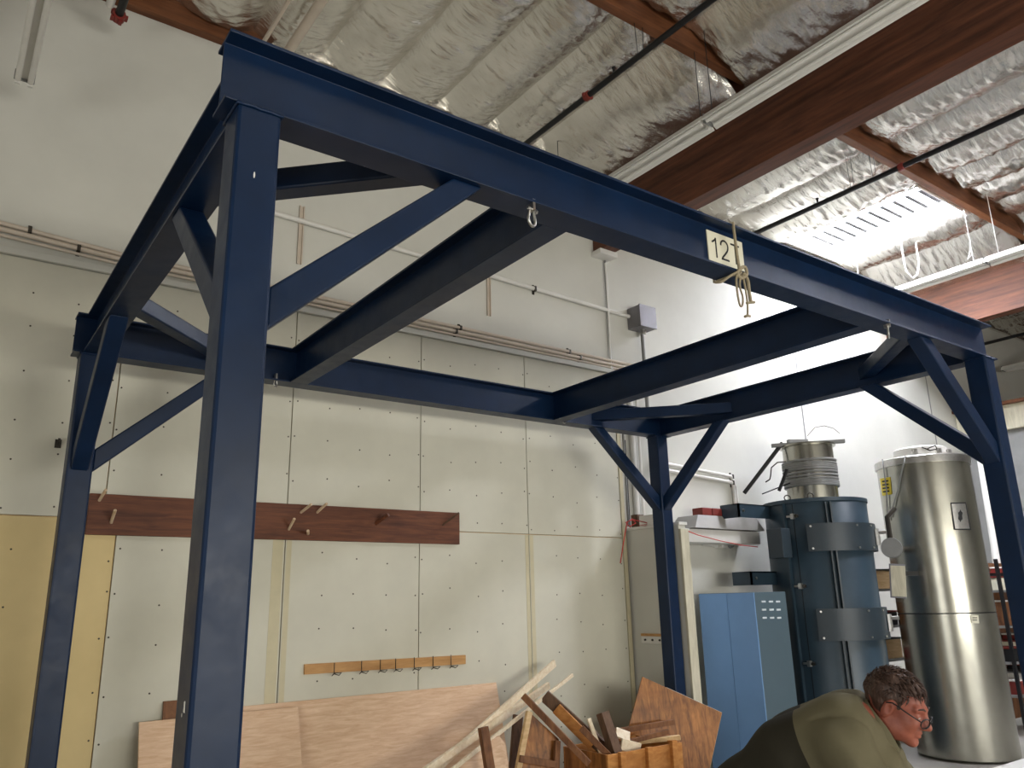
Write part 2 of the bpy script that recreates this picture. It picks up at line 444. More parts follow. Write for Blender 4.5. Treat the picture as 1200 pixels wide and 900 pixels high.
for px in (XPL, XPR):
    for py in (Yn, Yf):
        p = MB().box(px - PW / 2, px + PW / 2, py - PW / 2, py + PW / 2, 0.02, ZB).build('post', M['blue'], gantry, bevel=0.012)
        MB().box(px - 0.16, px + 0.16, py - 0.16, py + 0.16, 0, 0.02).build('base_plate', M['blue'], p, bevel=0.003)
        wb = MB(); h = PW / 2 + 0.002; pts = []
        for s in range(4):
            c0 = [(-h, -h), (h, -h), (h, h), (-h, h)][s]; c1 = [(h, -h), (h, h), (-h, h), (-h, -h)][s]
            for t in range(8): pts.append((px + c0[0] + (c1[0] - c0[0]) * t / 8, py + c0[1] + (c1[1] - c0[1]) * t / 8, ZB - 0.005 + random.uniform(-0.002, 0.002)))
        wb.tube(pts, 0.006, 6, closed=True); wb.build('weld_bead', M['blue'], p, smooth=True)
def knee(px, py, dx, dy):
    """knee brace from a post towards (dx,dy), cut flush at post and beam"""
    t = 0.05; h0 = PW / 2
    quad = [(h0, 2.64), (0.905, ZB), (0.768, ZB), (h0, 2.784)]
    n = Vector((-dy, dx, 0)) * t; mb = MB(); q = []
    for s in (-1, 1):
        for h, z in quad: q.append(Vector((px + dx * h, py + dy * h, z)) + n * s)
    mb.hexa(q); mb.build('knee_brace', M['blue'], gantry, bevel=0.009)
for px, sx in ((XPL, 1), (XPR, -1)):
    for py, sy in ((Yn, 1), (Yf, -1)):
        knee(px, py, sx, 0); knee(px, py, 0, sy)
        # horizontal corner brace between end beam and long beam
        xb = XLB if sx > 0 else XRB
        a = Vector((xb + sx * 0.006, py + sy * 0.80, 0)); b = Vector((xb + sx * 0.80, py + sy * 0.006, 0))
        a2 = a + Vector((0, sy * 0.14, 0)); b2 = b + Vector((sx * 0.14, 0, 0))
        z0, z1 = ZB + 0.075, ZB + 0.175
        MB().hexa([(a.x, a.y, z0), (b.x, b.y, z0), (b2.x, b2.y, z0), (a2.x, a2.y, z0), (a.x, a.y, z1), (b.x, b.y, z1), (b2.x, b2.y, z1), (a2.x, a2.y, z1)]).build('corner_brace', M['blue'], gantry, bevel=0.009)
# paint chips on the near post
for (qx, qy, s) in ((216, 829, 0.011), (298, 205, 0.006), (213, 838, 0.004)):
    p = at(qx, qy, X=XPL - PW / 2 - 0.001) if qx < 230 else at(qx, qy, Y=Yn - PW / 2 - 0.001)
    mb = MB()
    if qx < 230: mb.add([(p.x, p.y + s * random.uniform(.6, 1.2) * math.cos(a), p.z + 1.6 * s * random.uniform(.7, 1.2) * math.sin(a)) for a in [k * math.pi / 4 for k in range(8)]], [list(range(8))])
    else: mb.add([(p.x + s * .5 * math.cos(a), p.y, p.z + 2.0 * s * math.sin(a)) for a in [k * math.pi / 4 for k in range(8)]], [list(range(8))])
    mb.build('paint_chip', M['white'], gantry)

# shackles hanging from the long beams
def shackle(p, label, s=1.0, yaw=0.5):
    root = tag(empty('shackle', p), label, 'shackle', 'shackles on the gantry beams')
    c, sn = math.cos(yaw), math.sin(yaw); mb = MB(); pts = []
    for k in range(25):
        a = math.radians(-60 + 300 * k / 24); x = 0.021 * math.sin(a) * 1.05; z = 0.024 * math.cos(a)
        if k in (0,): pass
        pts.append((k, x, z))
    path = [(-0.015, 0.0), (-0.015, -0.012), (-0.02, -0.03), (-0.025, -0.048), (-0.022, -0.064), (-0.012, -0.074), (0, -0.078), (0.012, -0.074), (0.022, -0.064), (0.025, -0.048), (0.02, -0.03), (0.015, -0.012), (0.015, 0.0)]
    mb.tube([(p[0] + c * x * s, p[1] + sn * x * s, p[2] + z * s + 0.012) for x, z in path], 0.0062 * s, 8); mb.build('bow', M['steel'], root, smooth=True)
    b = MB(); b.tube([(p[0] + c * x * s, p[1] + sn * x * s, p[2] + 0.01) for x in (-0.03, 0.03)], 0.007 * s, 8)
    b.tube([(p[0] + c * x * s, p[1] + sn * x * s, p[2] + 0.01) for x in (0.024, 0.034)], 0.011 * s, 6); b.build('pin', M['steel'], root, smooth=30)
    MB().box(p[0] - 0.006, p[0] + 0.006, p[1] - 0.02, p[1] + 0.02, p[2] + 0.0, p[2] + 0.05).build('lug', M['steel'], root)
shackle(at(623, 248, Y=Yn - 0.05), 'steel shackle hanging from the near beam, left of the 12T sign', 1.0, 0.3)
shackle(at(1040, 384, Y=Yn - 0.05), 'shackle under the right end of the near beam, beside a knee brace', 1.0, 0.5)
shackle(at(323, 446, Y=Yf - 0.05), 'shackle under the far beam just right of the near post', 0.8, 0.6)
shackle(at(661, 489, Y=Yf - 0.05), 'shackle under the far beam near the far right post', 0.9, 0.2)

# the 12T sign and the cord tied round the beam
sgn = MB().box(3.013, 3.296, Yn - 0.012, Yn - 0.006, 3.448, 3.622).build('capacity_sign', M['paper'], bevel=0.001)
tag(sgn, 'small cream card sign reading 12T on the near beam', 'sign')
def glyph(path, x0, z0, sc_, w=0.0105):
    m = MB(); y = Yn - 0.0128
    pts = [Vector((x0 + a * sc_, 0, z0 + b * sc_)) for a, b in path]
    nrm = []
    for i, p in enumerate(pts):
        d = (pts[min(i + 1, len(pts) - 1)] - pts[max(i - 1, 0)]).normalized(); nrm.append(Vector((-d.z, 0, d.x)))
    L = [p + n * w / 2 for p, n in zip(pts, nrm)]; Rr = [p - n * w / 2 for p, n in zip(pts, nrm)]
    for i in range(len(pts) - 1):
        q = [L[i], L[i + 1], Rr[i + 1], Rr[i]]
        m.hexa([(c.x, y, c.z) for c in q] + [(c.x, y + 0.001, c.z) for c in q])
    return m
two = [(0.0, 0.72)] + [(0.25 - 0.25 * math.cos(t), 0.74 + 0.26 * math.sin(t)) for t in [math.radians(k) for k in range(0, 181, 15)]] + [(0.48, 0.62), (0.42, 0.5), (0.26, 0.32), (0.08, 0.14), (0.0, 0.0)]
GS = 0.112; gz0 = 3.478
for nm, g in (('digit', glyph([(0.0, 0.74), (0.14, 0.82), (0.27, 1.0), (0.27, 0.0)], 3.045, gz0, GS)), ('digit', glyph(two, 3.115, gz0, GS)), ('letter', glyph([(0.0, 0.97), (0.62, 0.97)], 3.195, gz0, GS))):
    if nm == 'letter':
        t_ = glyph([(0.31, 0.95), (0.31, 0.0)], 3.195, gz0, GS); g.add(t_.v, t_.f)
    elif g.v[0].x > 3.1:
        t_ = glyph([(-0.02, 0.045), (0.53, 0.045)], 3.115, gz0, GS); g.add(t_.v, t_.f)
    g.build(nm, M['ink'], sgn)
cord = tag(empty('tie_cord', at(868, 318, Y=Yn - 0.085)), 'tan cord knotted around the near beam over the 12T sign', 'cord')
yc = Yn - 0.082
def cpath(pts, r, name='strand', y=yc, n=8):
    P = [at(a, b, Y=(c[0] if c else y)) for a, b, *c in pts]
    Q = []
    for i in range(len(P) - 1):
        p0 = P[max(i - 1, 0)]; p1 = P[i]; p2 = P[i + 1]; p3 = P[min(i + 2, len(P) - 1)]
        for k in range(6):
            t = k / 6
            Q.append(0.5 * ((2 * p1) + (p2 - p0) * t + (2 * p0 - 5 * p1 + 4 * p2 - p3) * t * t + (3 * p1 - p0 - 3 * p2 + p3) * t ** 3))
    Q.append(P[-1])
    return MB().tube(Q, r, n).build(name, M['rope'], cord, smooth=True)
MB().tube([(at(859.5, 264, Y=Yn - 0.076)).to_tuple(), at(859.5, 266, Y=yc), at(864, 300, Y=yc), at(866.5, 316, Y=yc)], 0.0075, 8).build('strand', M['rope'], cord, smooth=True)
pt0 = at(859.5, 264, Y=Yn - 0.076)
MB().tube([(pt0.x, Yn - 0.08, ZB + DEP + 0.004), (pt0.x, Yn, ZB + DEP + 0.008), (pt0.x, Yn + 0.08, ZB + DEP + 0.004), (pt0.x, Yn + 0.082, ZB - 0.006), (pt0.x, Yn, ZB - 0.01), (pt0.x + .02, yc, ZB - 0.004)], 0.007, 8).build('wrap', M['rope'], cord, smooth=True)
cpath([(866, 315), (873, 313), (875, 322), (868, 326), (864, 320), (868, 315)], 0.0085, 'knot')
cpath([(866, 318), (856, 323), (846, 330), (838, 331, Yn - 0.05)], 0.0065)
cpath([(868, 320), (863, 325), (864, 342), (867, 357), (870, 358), (870.5, 348), (867, 335), (868, 322)], 0.0055, 'loop')
cpath([(871, 320), (876, 328), (878, 342), (880, 355)], 0.009)
cpath([(870, 322), (873.5, 338), (876, 356), (876, 370)], 0.0055)
cpath([(875, 355), (880, 354.5), (884, 354)], 0.0075, 'frayed_end'); cpath([(873, 371), (876, 370), (879, 370.5)], 0.0075, 'frayed_end')

# ------------------------------------------------------------------ ceiling services
def pipe_y(name, x, z, r, y0, y1, mat, label, cat, group=None, red=()):
    root = tag(empty(name, (x, (y0 + y1) / 2, z)), label, cat, group)
    MB().tube([(x, y0, z), (x, y1, z)], r, 12).build('pipe', mat, root, smooth=40)
    for yy in red:
        MB().tube([(x, yy - 0.03, z), (x, yy - 0.028, z), (x, yy + 0.028, z), (x, yy + 0.03, z)], [r * 1.1, r * 1.5, r * 1.5, r * 1.1], 12).build('coupling', M['red'], root, smooth=40)
        MB().box(x - r * 2.1, x + r * 2.1, yy - 0.012, yy + 0.012, z - 0.012, z + 0.012).build('coupling_bolt', M['red'], root)
    return root
SZ = CAMZ + 4.5
s1 = pipe_y('sprinkler_pipe', 4.5 / 1.03, SZ, 0.028, FRONT_Y + .1, 6.2, M['black'], 'black sprinkler pipe with a red coupling above the middle of the near beam', 'pipe', 'sprinkler pipes', (4.66,))
s2 = pipe_y('sprinkler_pipe', 4.5 / 0.558, SZ, 0.030, FRONT_Y + .1, 6.2, M['black'], 'black sprinkler pipe running past the bright skylight', 'pipe', 'sprinkler pipes', (3.67,))
s3 = pipe_y('sprinkler_pipe', 4.5 / 0.2875, SZ, 0.03, FRONT_Y + .1, 6.2, M['black'], 'black sprinkler pipe beyond the reddish beam at far right', 'pipe', 'sprinkler pipes')
for root, x, heads, wires in ((s1, 4.5 / 1.03, (4.3,), (3.97,)), (s2, 4.5 / 0.558, (4.7,), (3.98, 4.25)), ):
    for yy in heads:
        MB().tube([(x, yy, SZ), (x, yy, SZ + 0.075)], 0.012, 8).tube([(x, yy, SZ + 0.075), (x, yy, SZ + 0.085)], 0.02, 8).build('sprinkler_head', M['black'], root, smooth=40)
    for yy in wires:
        for dx in (-0.035, 0.035):
            MB().tube([(x + dx, yy, SZ), (x + dx * 1.6, yy, ROOF - 0.05)], 0.0035, 5).build('hanger_wire', M['black'], root)
# capped drop at the upper left
x = 4.5 / 7.2; p = at(138, 22, X=x)
d = tag(empty('capped_pipe', (x, p.y, p.z)), 'short black pipe end with red cap high on the left wall', 'pipe')
MB().tube([(x, p.y - 0.03, p.z), (x, p.y - 1.6, p.z)], 0.03, 12).build('pipe', M['black'], d, smooth=40)
MB().tube([(x, p.y - 0.07, p.z), (x, p.y, p.z)], 0.048, 12).build('cap', M['red'], d, smooth=40)
for a in range(5):
    t = a * 2 * math.pi / 5
    MB().box(x + 0.052 * math.cos(t) - 0.012, x + 0.052 * math.cos(t) + 0.012, p.y - 0.06, p.y - 0.01, p.z + 0.052 * math.sin(t) - 0.012, p.z + 0.052 * math.sin(t) + 0.012).build('lug', M['red'], d)
MB().tube([(x, p.y, p.z), (x, p.y + 0.012, p.z)], 0.02, 10).build('plug', M['steel'], d, smooth=40)
MB().tube([(x - 0.075, p.y - 0.10, p.z + .02), (x - 0.075, p.y - 1.6, p.z + .02)], 0.03, 10).build('white_branch', M['white'], d, smooth=40)
# cream conduits close to the roof at upper left
for xx, zz, r, lab in ((4.68 / 2.70, CAMZ + 4.68, 0.018, 'thin tan conduit under the foil near the gantry corner'), (4.62 / 2.40, CAMZ + 4.62, 0.042, 'thick cream conduit under the foil near the gantry corner')):
    root = tag(empty('ceiling_conduit', (xx, 4, zz)), lab, 'conduit', 'conduits under the roof')
    MB().tube([(xx, FRONT_Y + .1, zz), (xx, 6.1, zz)], r, 12).build('pipe', M['cream'], root, smooth=40)
    for yy in ((4.4,) if False else ()): MB().box(xx - r - 0.012, xx + r + 0.012, yy - 0.01, yy + 0.01, zz - r, zz + r + 0.10).build('strap', M['cream'], root)

# fluorescent strip lights (unlit)
def strip(xc, z, ys, label, tubes=True, w=0.10, wires=()):
    for i, (y0, y1) in enumerate(ys):
        lab = label if isinstance(label, str) else label[i]
        root = tag(empty('strip_light', (xc, (y0 + y1) / 2, z)), lab, 'light', 'fluorescent strip lights')
        if tubes:
            MB().box(xc - 0.055, xc + 0.055, y0, y1, z + 0.03, z + 0.085).build('housing', M['white'], root, bevel=0.004)
            for s in (-1, 1):
                tb = MB().tube([(xc + s * 0.038, y0 + 0.03, z), (xc + s * 0.038, y1 - 0.03, z)], 0.019, 12).build('tube', M['white'], root, smooth=40)
                for ye in (y0 + 0.012, y1 - 0.012):
                    MB().box(xc + s * 0.038 - 0.015, xc + s * 0.038 + 0.015, ye - 0.012, ye + 0.012, z - 0.024, z + 0.05).build('lamp_holder', M['white'], root)
            MB().box(xc - 0.062, xc + 0.062, y1 - 0.006, y1 + 0.004, z + 0.012, z + 0.09).build('end_plate', M['grey'], root)
        else:
            poly = [(xc - 0.115, y0, z), (xc - 0.05, y0, z + 0.085), (xc + 0.05, y0, z + 0.085), (xc + 0.115, y0, z), (xc + 0.108, y0, z), (xc + 0.035, y0, z + 0.04), (xc - 0.035, y0, z + 0.04), (xc - 0.108, y0, z)]
            MB().extrude(poly, (0, 0, 0), (0, y1 - y0, 0)).build('reflector', M['white'], root)
            for s in (-1, 1):
                MB().tube([(xc + s * 0.05, y0 + 0.03, z + 0.008), (xc + s * 0.05, y1 - 0.03, z + 0.008)], 0.017, 10).build('tube', M['white'], root, smooth=40)
                MB().box(xc + s * 0.05 - 0.014, xc + s * 0.05 + 0.014, y0 + 0.004, y0 + 0.03, z - 0.012, z + 0.04).build('lamp_holder', M['white'], root)
            MB().box(xc - 0.06, xc + 0.06, y1 - 0.012, y1, z, z + 0.09).build('end_plate', M['grey'], root)
        for yy in wires:
            if y0 < yy < y1:
                MB().tube([(xc, yy, z + 0.08), (xc, yy, ROOF - 0.03)], 0.004, 5).build('hanger_wire', M['black'] if xc < 9 else M['white'], root)
LZ = CAMZ + 4.0
strip(0.093, at(27, 97, Y=5.77).z, [(3.3, 5.77)], 'unlit twin-tube strip light at the top left corner', True)
strip(5.04, LZ, [(0.9, 3.86), (3.88, 6.1)], ['white strip light in front of the dark brown beam, nearer length', 'white strip light in front of the dark brown beam, length nearest the wall'], False, wires=(1.5, 3.8, 3.93, 5.9))
strip(10.42, LZ, [(0.9, 3.9), (3.92, 6.1)], ['white strip light beside the reddish beam, nearer length', 'white strip light below the skylight, length nearest the wall'], False, wires=(3.75, 4.05, 5.6))
strip(16.06, LZ, [(3.0, 6.1)], 'white strip light at far right beyond the gantry post', False, wires=(4.0,))
# loose white flex hanging below the skylight
def flex(px, label, mat, r, Y=5.0):
    return tag(MB().tube([at(a, b, Y=Y) for a, b in px], r, 6).build('hanging_flex', mat, smooth=True), label, 'cable', 'loose white flexes by the skylight')
flex([(1055, 275), (1057, 292), (1060, 309), (1062, 318), (1070, 326), (1075, 322), (1077, 308), (1074, 290), (1071, 270)], 'white flex hanging in a loop below the skylight', M['white'], 0.012)
flex([(1130, 258), (1133, 272), (1137, 282), (1137, 294), (1134, 304), (1140, 297), (1143, 302)], 'thin white flex dropping onto the strip light by the reddish beam', M['white'], 0.008, 4.4)

# ------------------------------------------------------------------ services on the back wall
def pipe_poly(name, pts, r, mat, label, cat='conduit', group=None, straps=(), smooth=40):
    root = tag(empty(name, pts[0]), label, cat, group)
    MB().tube(pts, r, 10).build('pipe', mat, root, smooth=smooth)
    for q in straps:
        MB().box(q[0] - 0.012, q[0] + 0.012, CY - 0.012, CY, q[2] - r - 0.03, q[2] + r + 0.03).build('strap', M['hook'], root)
        MB().box(q[0] - 0.012, q[0] + 0.012, q[1] - r - 0.002, CY, q[2] - r - 0.004, q[2] + r + 0.004).build('strap', M['hook'], root)
    return root
yc1 = CY - 0.035
gw = 'conduits along the wall'
pipe_poly('wall_conduit', [(-1.5, yc1, 4.52), (0, yc1, 4.475), (0.9, yc1, 4.425), (3.4, yc1, 4.415), (5.0, yc1, 4.405), (6.42, yc1, 4.40)], 0.017, M['cream'], 'uppermost cream conduit of the bundle along the wall above the drywall', group=gw, straps=[(0.28, yc1, 4.46), (3.95, yc1, 4.41), (5.35, yc1, 4.403)])
pipe_poly('wall_conduit', [(-1.5, yc1, 4.47), (0, yc1, 4.43), (0.9, yc1, 4.385), (3.4, yc1, 4.37), (5.0, yc1, 4.36), (6.3, yc1, 4.355)], 0.019, M['cream'], 'middle cream conduit of the bundle along the wall above the drywall', group=gw, straps=[(0.6, yc1, 4.40), (3.9, yc1, 4.367), (5.5, yc1, 4.36)])
pipe_poly('wall_conduit', [(-1.5, yc1 + .005, 4.425), (0, yc1 + .005, 4.385), (0.9, yc1 + .005, 4.345), (3.4, yc1 + .005, 4.33), (6.2, yc1 + .005, 4.32)], 0.012, M['cream'], 'thin lowest conduit of the bundle along the wall above the drywall', group=gw)
yc2 = CY - 0.03
pipe_poly('wall_conduit', [(1.2, yc2, 5.13), (2.07, yc2, 5.11), (4.32, yc2, 5.055), (6.31, yc2, 5.0)], 0.024, M['white'], 'white conduit high on the wall running to the grey junction box', group=gw, straps=[(4.9, yc2, 5.035)])
for xx, z0, z1, lab in ((2.295, 4.70, 5.26, 'vertical slotted strut crossing the high white conduit, left one'), (4.315, 4.62, 5.08, 'vertical slotted strut under the high white conduit, right one')):
    m = MB(); m.box(xx - 0.022, xx - 0.014, CY - 0.022, CY, z0, z1); m.box(xx + 0.014, xx + 0.022, CY - 0.022, CY, z0, z1); m.box(xx - 0.022, xx + 0.022, CY - 0.004, CY, z0, z1)
    tag(m.build('wall_strut', M['cream']), lab, 'strut', 'struts on the wall')
jb = tag(empty('junction_box', (6.5, CY, 4.86)), 'grey metal junction box on the upper white wall', 'electrical box')
MB().box(6.30, 6.56, 6.05, CY, 4.84, 5.10).build('box_body', M['greybox'], jb, bevel=0.006)
MB().box(6.295, 6.565, 6.035, 6.05, 4.835, 5.105).build('cover', M['greybox'], jb, bevel=0.004)
MB().tube([(6.45, 6.15, 4.84), (6.45, 6.15, 4.79)], 0.035, 10).build('hub', M['steel'], jb, smooth=40)
pipe_poly('down_pipe', [(6.45, 6.17, 4.80), (6.45, 6.17, 2.55)], 0.022, M['grey'], 'grey conduit dropping from the junction box', group='vertical pipes in the corner')
pipe_poly('down_pipe', [(5.965, CY - .03, 5.63), (5.965, CY - .03, 4.9), (5.975, CY - .03, 4.24), (6.06, CY - .06, 4.0), (6.06, CY - .06, 2.55)], 0.013, M['grey'], 'grey conduit running down beside the end of the drywall', group='vertical pipes in the corner')
pipe_poly('down_pipe', [(6.0, CY - .05, 5.62), (5.95, CY - .05, 5.58), (5.955, CY - .05, 5.4), (5.965, CY - .03, 4.24)], 0.012, M['white'], 'white cable looping from the end of the brown beam', cat='cable', group='vertical pipes in the corner')
for xx, r, mt, lab in ((6.22, 0.03, 'white', 'white pipe in the corner left of the grey drop pipe'), (6.32, 0.018, 'white', 'thin white pipe in the corner beside the far post'), (6.10, 0.007, 'black', 'thin black cable hanging in the corner')):
    pipe_poly('down_pipe', [(xx, CY - 0.04, 4.0 if r > .01 else 3.5), (xx, CY - 0.04, 2.45)], r, M[mt], lab, group='vertical pipes in the corner')
# bracket under the end of the glulam beam
tag(MB().box(5.78, 6.05, CY - 0.16, CY, 5.64, 5.70).build('beam_bracket', M['white'], bevel=0.004), 'white steel seat under the end of the brown beam', 'bracket')
for k, dz in enumerate((0.0, -0.075)):
    pipe_poly('wall_conduit', [(6.5, yc2, 3.30 + dz), (7.88, yc2, 3.225 + dz), (7.95 - 0.04 * (1 - k), yc2, 3.17 + dz), (7.95 - 0.04 * (1 - k), yc2, 2.75)], 0.022, M['white'], ['upper', 'lower'][k] + ' white conduit behind the far right post bending down', group=gw, straps=[(7.9, yc2, 3.22 + dz)])
# small hook on the left
hk = at(68, 520, Y=WY)
tag(MB().tube([(hk.x, WY + .003, hk.z), (hk.x, WY - 0.04, hk.z), (hk.x, WY - 0.05, hk.z + 0.03)], 0.008, 6).box(hk.x - 0.02, hk.x + 0.02, WY - 0.004, WY + .002, hk.z - 0.03, hk.z + 0.03).build('wall_hook', M['hook']), 'small dark hook screwed to the drywall left of the far post', 'hook')

# coat board with pegs
ba, bb = at(105, 577, Y=WY), at(537, 602, Y=WY)
bx0, bx1, bz0, bz1 = 0.86, 3.885, CAMZ + 0.508, CAMZ + 0.79
cb = tag(empty('peg_board', ((bx0 + bx1) / 2, WY, bz0)), 'long dark brown wall board with slanted wooden pegs', 'coat rack')
MB().box(bx0, bx1, WY - 0.04, WY, bz0, bz1).build('board', M['shelfwood'], cb, bevel=0.003)
def peg(p0, p1, r=0.011, mat='peg'):
    a = at(p0[0], p0[1], Y=WY - 0.16); b = at(p1[0], p1[1], Y=WY - 0.03)
    MB().tube([b, a], r, 8).build('peg', M[mat], cb, smooth=40)
for tip, foot in (((124, 574), (116, 587)), ((135, 598), (130, 613)), ((365, 591), (352, 601)), ((383, 590), (371, 601)), ((345, 608), (338, 621)), ((361, 622), (361, 626))):
    peg(tip, foot, 0.011)
for tip, foot, m in (((455, 603), (440, 614), 'shelfwood'), ((538, 601), (518, 616), 'darkwood')):
    peg(tip, foot, 0.016 if m == 'shelfwood' else 0.010, m)
# hook rail
rx0, rx1 = 0.4014 * WY, 0.640 * WY; rz = CAMZ - 0.452
hr = tag(empty('hook_rail', ((rx0 + rx1) / 2, WY, rz)), 'narrow honey pine rail with wire hooks above the plywood sheet', 'hook rail')
sl = -0.012
MB().hexa([(rx0, WY - .02, rz - .055), (rx1, WY - .02, rz - .055 + sl), (rx1, WY, rz - .055 + sl), (rx0, WY, rz - .055), (rx0, WY - .02, rz + .02), (rx1, WY - .02, rz + .02 + sl), (rx1, WY, rz + .02 + sl), (rx0, WY, rz + .02)]).build('rail', M['railwood'], hr, bevel=0.002)
for k, q in enumerate((392, 424, 446, 464, 486, 508, 529)):
    c = at(q, 790 - (q - 392) * 0.06, Y=WY - 0.03); m = MB(); z = rz - 0.065 + sl * k / 6
    m.tube([(c.x, WY - .022, rz + 0.018), (c.x, WY - .024, z), (c.x - 0.03, WY - 0.05, z - 0.012), (c.x - 0.03, WY - 0.09, z + 0.01), (c.x + 0.03, WY - 0.09, z + 0.01), (c.x + 0.03, WY - 0.05, z - 0.012), (c.x, WY - .024, z)], 0.0032, 6)
    m.build('wire_hook', M['hook'], hr, smooth=True)

# stub partition in the corner, a wall piece
st = tag(MB().box(6.03, 6.13, 5.46, CY - 0.002, 0, 2.50).build('wall_stub', M['wallwhite'], bevel=0.004), kind='structure')
MB().box(6.025, 6.14, 5.43, 5.46, 0, 2.46).build('end_post', M['oldwhite'], st, bevel=0.003)
MB().box(6.02, 6.14, 5.44, CY - .01, 2.50, 2.53).build('cap_board', M['white'], st, bevel=0.003)
nb = at(767, 748, X=6.03)
br = tag(MB().box(6.005, 6.03, nb.y - 0.16, nb.y + 0.16, nb.z - 0.05, nb.z + 0.02).build('small_rack', M['white'], bevel=0.003), 'small white bracket with wood strip on the corner partition', 'bracket')
MB().box(6.0, 6.03, nb.y - 0.16, nb.y + 0.16, nb.z + 0.02, nb.z + 0.045).build('wood_strip', M['railwood'], br)
for dy in (-0.1, 0, 0.1): MB().tube([(6.004, nb.y + dy, nb.z - .015), (5.99, nb.y + dy, nb.z - .015)], 0.01, 8).build('screw', M['hook'], br)
# objects on top of the partition
tag(MB().box(6.03, 6.125, 6.02, 6.12, 2.531, 2.66).build('wood_block', M['darkwood'], bevel=0.004), 'small dark wood block on top of the corner partition', 'block')
tag(MB().box(6.03, 6.125, 5.62, 6.0, 2.531, 2.64).build('white_carton', M['white'], bevel=0.004), 'white box on top of the corner partition behind the post', 'box')
tw = [(727, 660), (730, 640), (733, 622), (735, 612), (741, 608), (745, 613), (738, 617), (733, 612), (742, 609), (760, 613), (768, 611), (760, 616), (748, 616), (764, 613), (775, 617), (800, 618)]
tag(MB().tube([at(a, b, Y=5.98 - 0.3 * min(1, max(0, (a - 740) / 60))) for a, b in tw], 0.0055, 6).build('red_string', M['string'], smooth=True), 'tangled red string draped over the corner partition', 'string')
tag(MB().tube([at(a, b, Y=5.75) for a, b in [(790, 618), (800, 620), (818, 627), (845, 634), (870, 639), (888, 641)]], 0.005, 6).build('red_string', M['string'], smooth=True), 'red string stretched across the white wall to the blue vessel', 'string')

# ductwork ledge between the partition and the vessel
l0, l1 = at(818, 603, Y=5.95), at(899, 609, Y=5.95); l2, l3 = at(815, 618, Y=5.85), at(889, 624, Y=5.85)
dk = tag(MB().hexa([(l2.x, 5.85, l2.z), (7.94, 5.85, l2.z), (7.94, CY, l2.z), (l2.x, CY, l2.z), (l0.x, 5.95, l0.z + 0.0), (7.94, 5.95, l0.z), (7.94, CY, l0.z), (l0.x, CY, l0.z)]).build('wall_duct', M['ductgrey'], bevel=0.004), 'grey sloping duct fixed to the wall left of the blue vessel', 'duct')
tag(MB().box(6.5, 7.94, 5.93, CY, l2.z - 0.15, l2.z - 0.006).build('wall_trunking', M['white'], bevel=0.006), 'white boxed trunking under the grey duct', 'trunking')
for k, (a0, a1) in enumerate(((821, 832), (833, 852))):
    a, b = at(a0, 602, Y=5.98), at(a1, 602, Y=5.98)
    tag(MB().box(a.x, b.x, 5.95, 6.1, l0.z + 0.002, l0.z + 0.085).build('brick', M['red'], bevel=0.008), ['shorter', 'longer'][k] + ' red brick lying on the grey wall duct', 'brick', 'bricks on the duct')
tapx = at(838, 641, Y=CY)
tap = tag(empty('wall_tap', (tapx.x, CY, tapx.z)), 'small white valve on the wall below the trunking', 'valve')
MB().tube([(tapx.x, CY, tapx.z), (tapx.x, CY - 0.12, tapx.z)], 0.02, 8).build('stub', M['white'], tap, smooth=40)
MB().tube([(tapx.x - .28, CY - 0.05, tapx.z + .02), (tapx.x + 0.16, CY - 0.05, tapx.z)], 0.014, 8).build('arm', M['white'], tap, smooth=40)
MB().tube([(tapx.x + .14, CY - 0.1, tapx.z), (tapx.x + .20, CY - 0.1, tapx.z + .02)], 0.025, 8).build('handle', M['grey'], tap, smooth=40)

# ------------------------------------------------------------------ machines on the right
BC = Vector((8.375, 5.45, 0)); BR = 0.566; BD = math.hypot(BC.x, BC.y)
ang0 = math.atan2(-BC.y, -BC.x)             # direction from the vessel to the camera
def bz(px, py): return at(px, py, dist=BD - BR).z
BT = bz(960, 583) 
ves = tag(empty('blue_vessel', (BC.x, BC.y, 0)), 'tall slate blue cylindrical vessel with bolted bands', 'vessel')
MB().lathe(BC, [(BR - 0.01, 0), (BR, 0.01), (BR, BT - 0.012), (BR - 0.008, BT), (0.3, BT), (0.3, BT - .01)], 72).build('shell', M['machine'], ves, smooth=35)
MB().lathe(BC, [(BR + 0.014, BT - 0.035), (BR + 0.014, BT + 0.004), (BR - 0.03, BT + 0.004), (BR - 0.03, BT - 0.035), (BR + 0.014, BT - 0.035)], 72).build('top_rim', M['machine'], ves, smooth=35)
def azim(px, r=BR):
    """azimuth on the vessel where the sight line of column px meets it"""
    v = ray(px, 680); a = math.atan2(v.y, v.x) - math.atan2(BC.y, BC.x); s = BD * math.sin(a) / r
    s = max(-1, min(1, s)); return ang0 + (math.asin(s) - a) * -1 + 0 if False else ang0 - (math.asin(s) - a)
def bandz(py0, py1, px): return bz(px, py1), bz(px, py0)
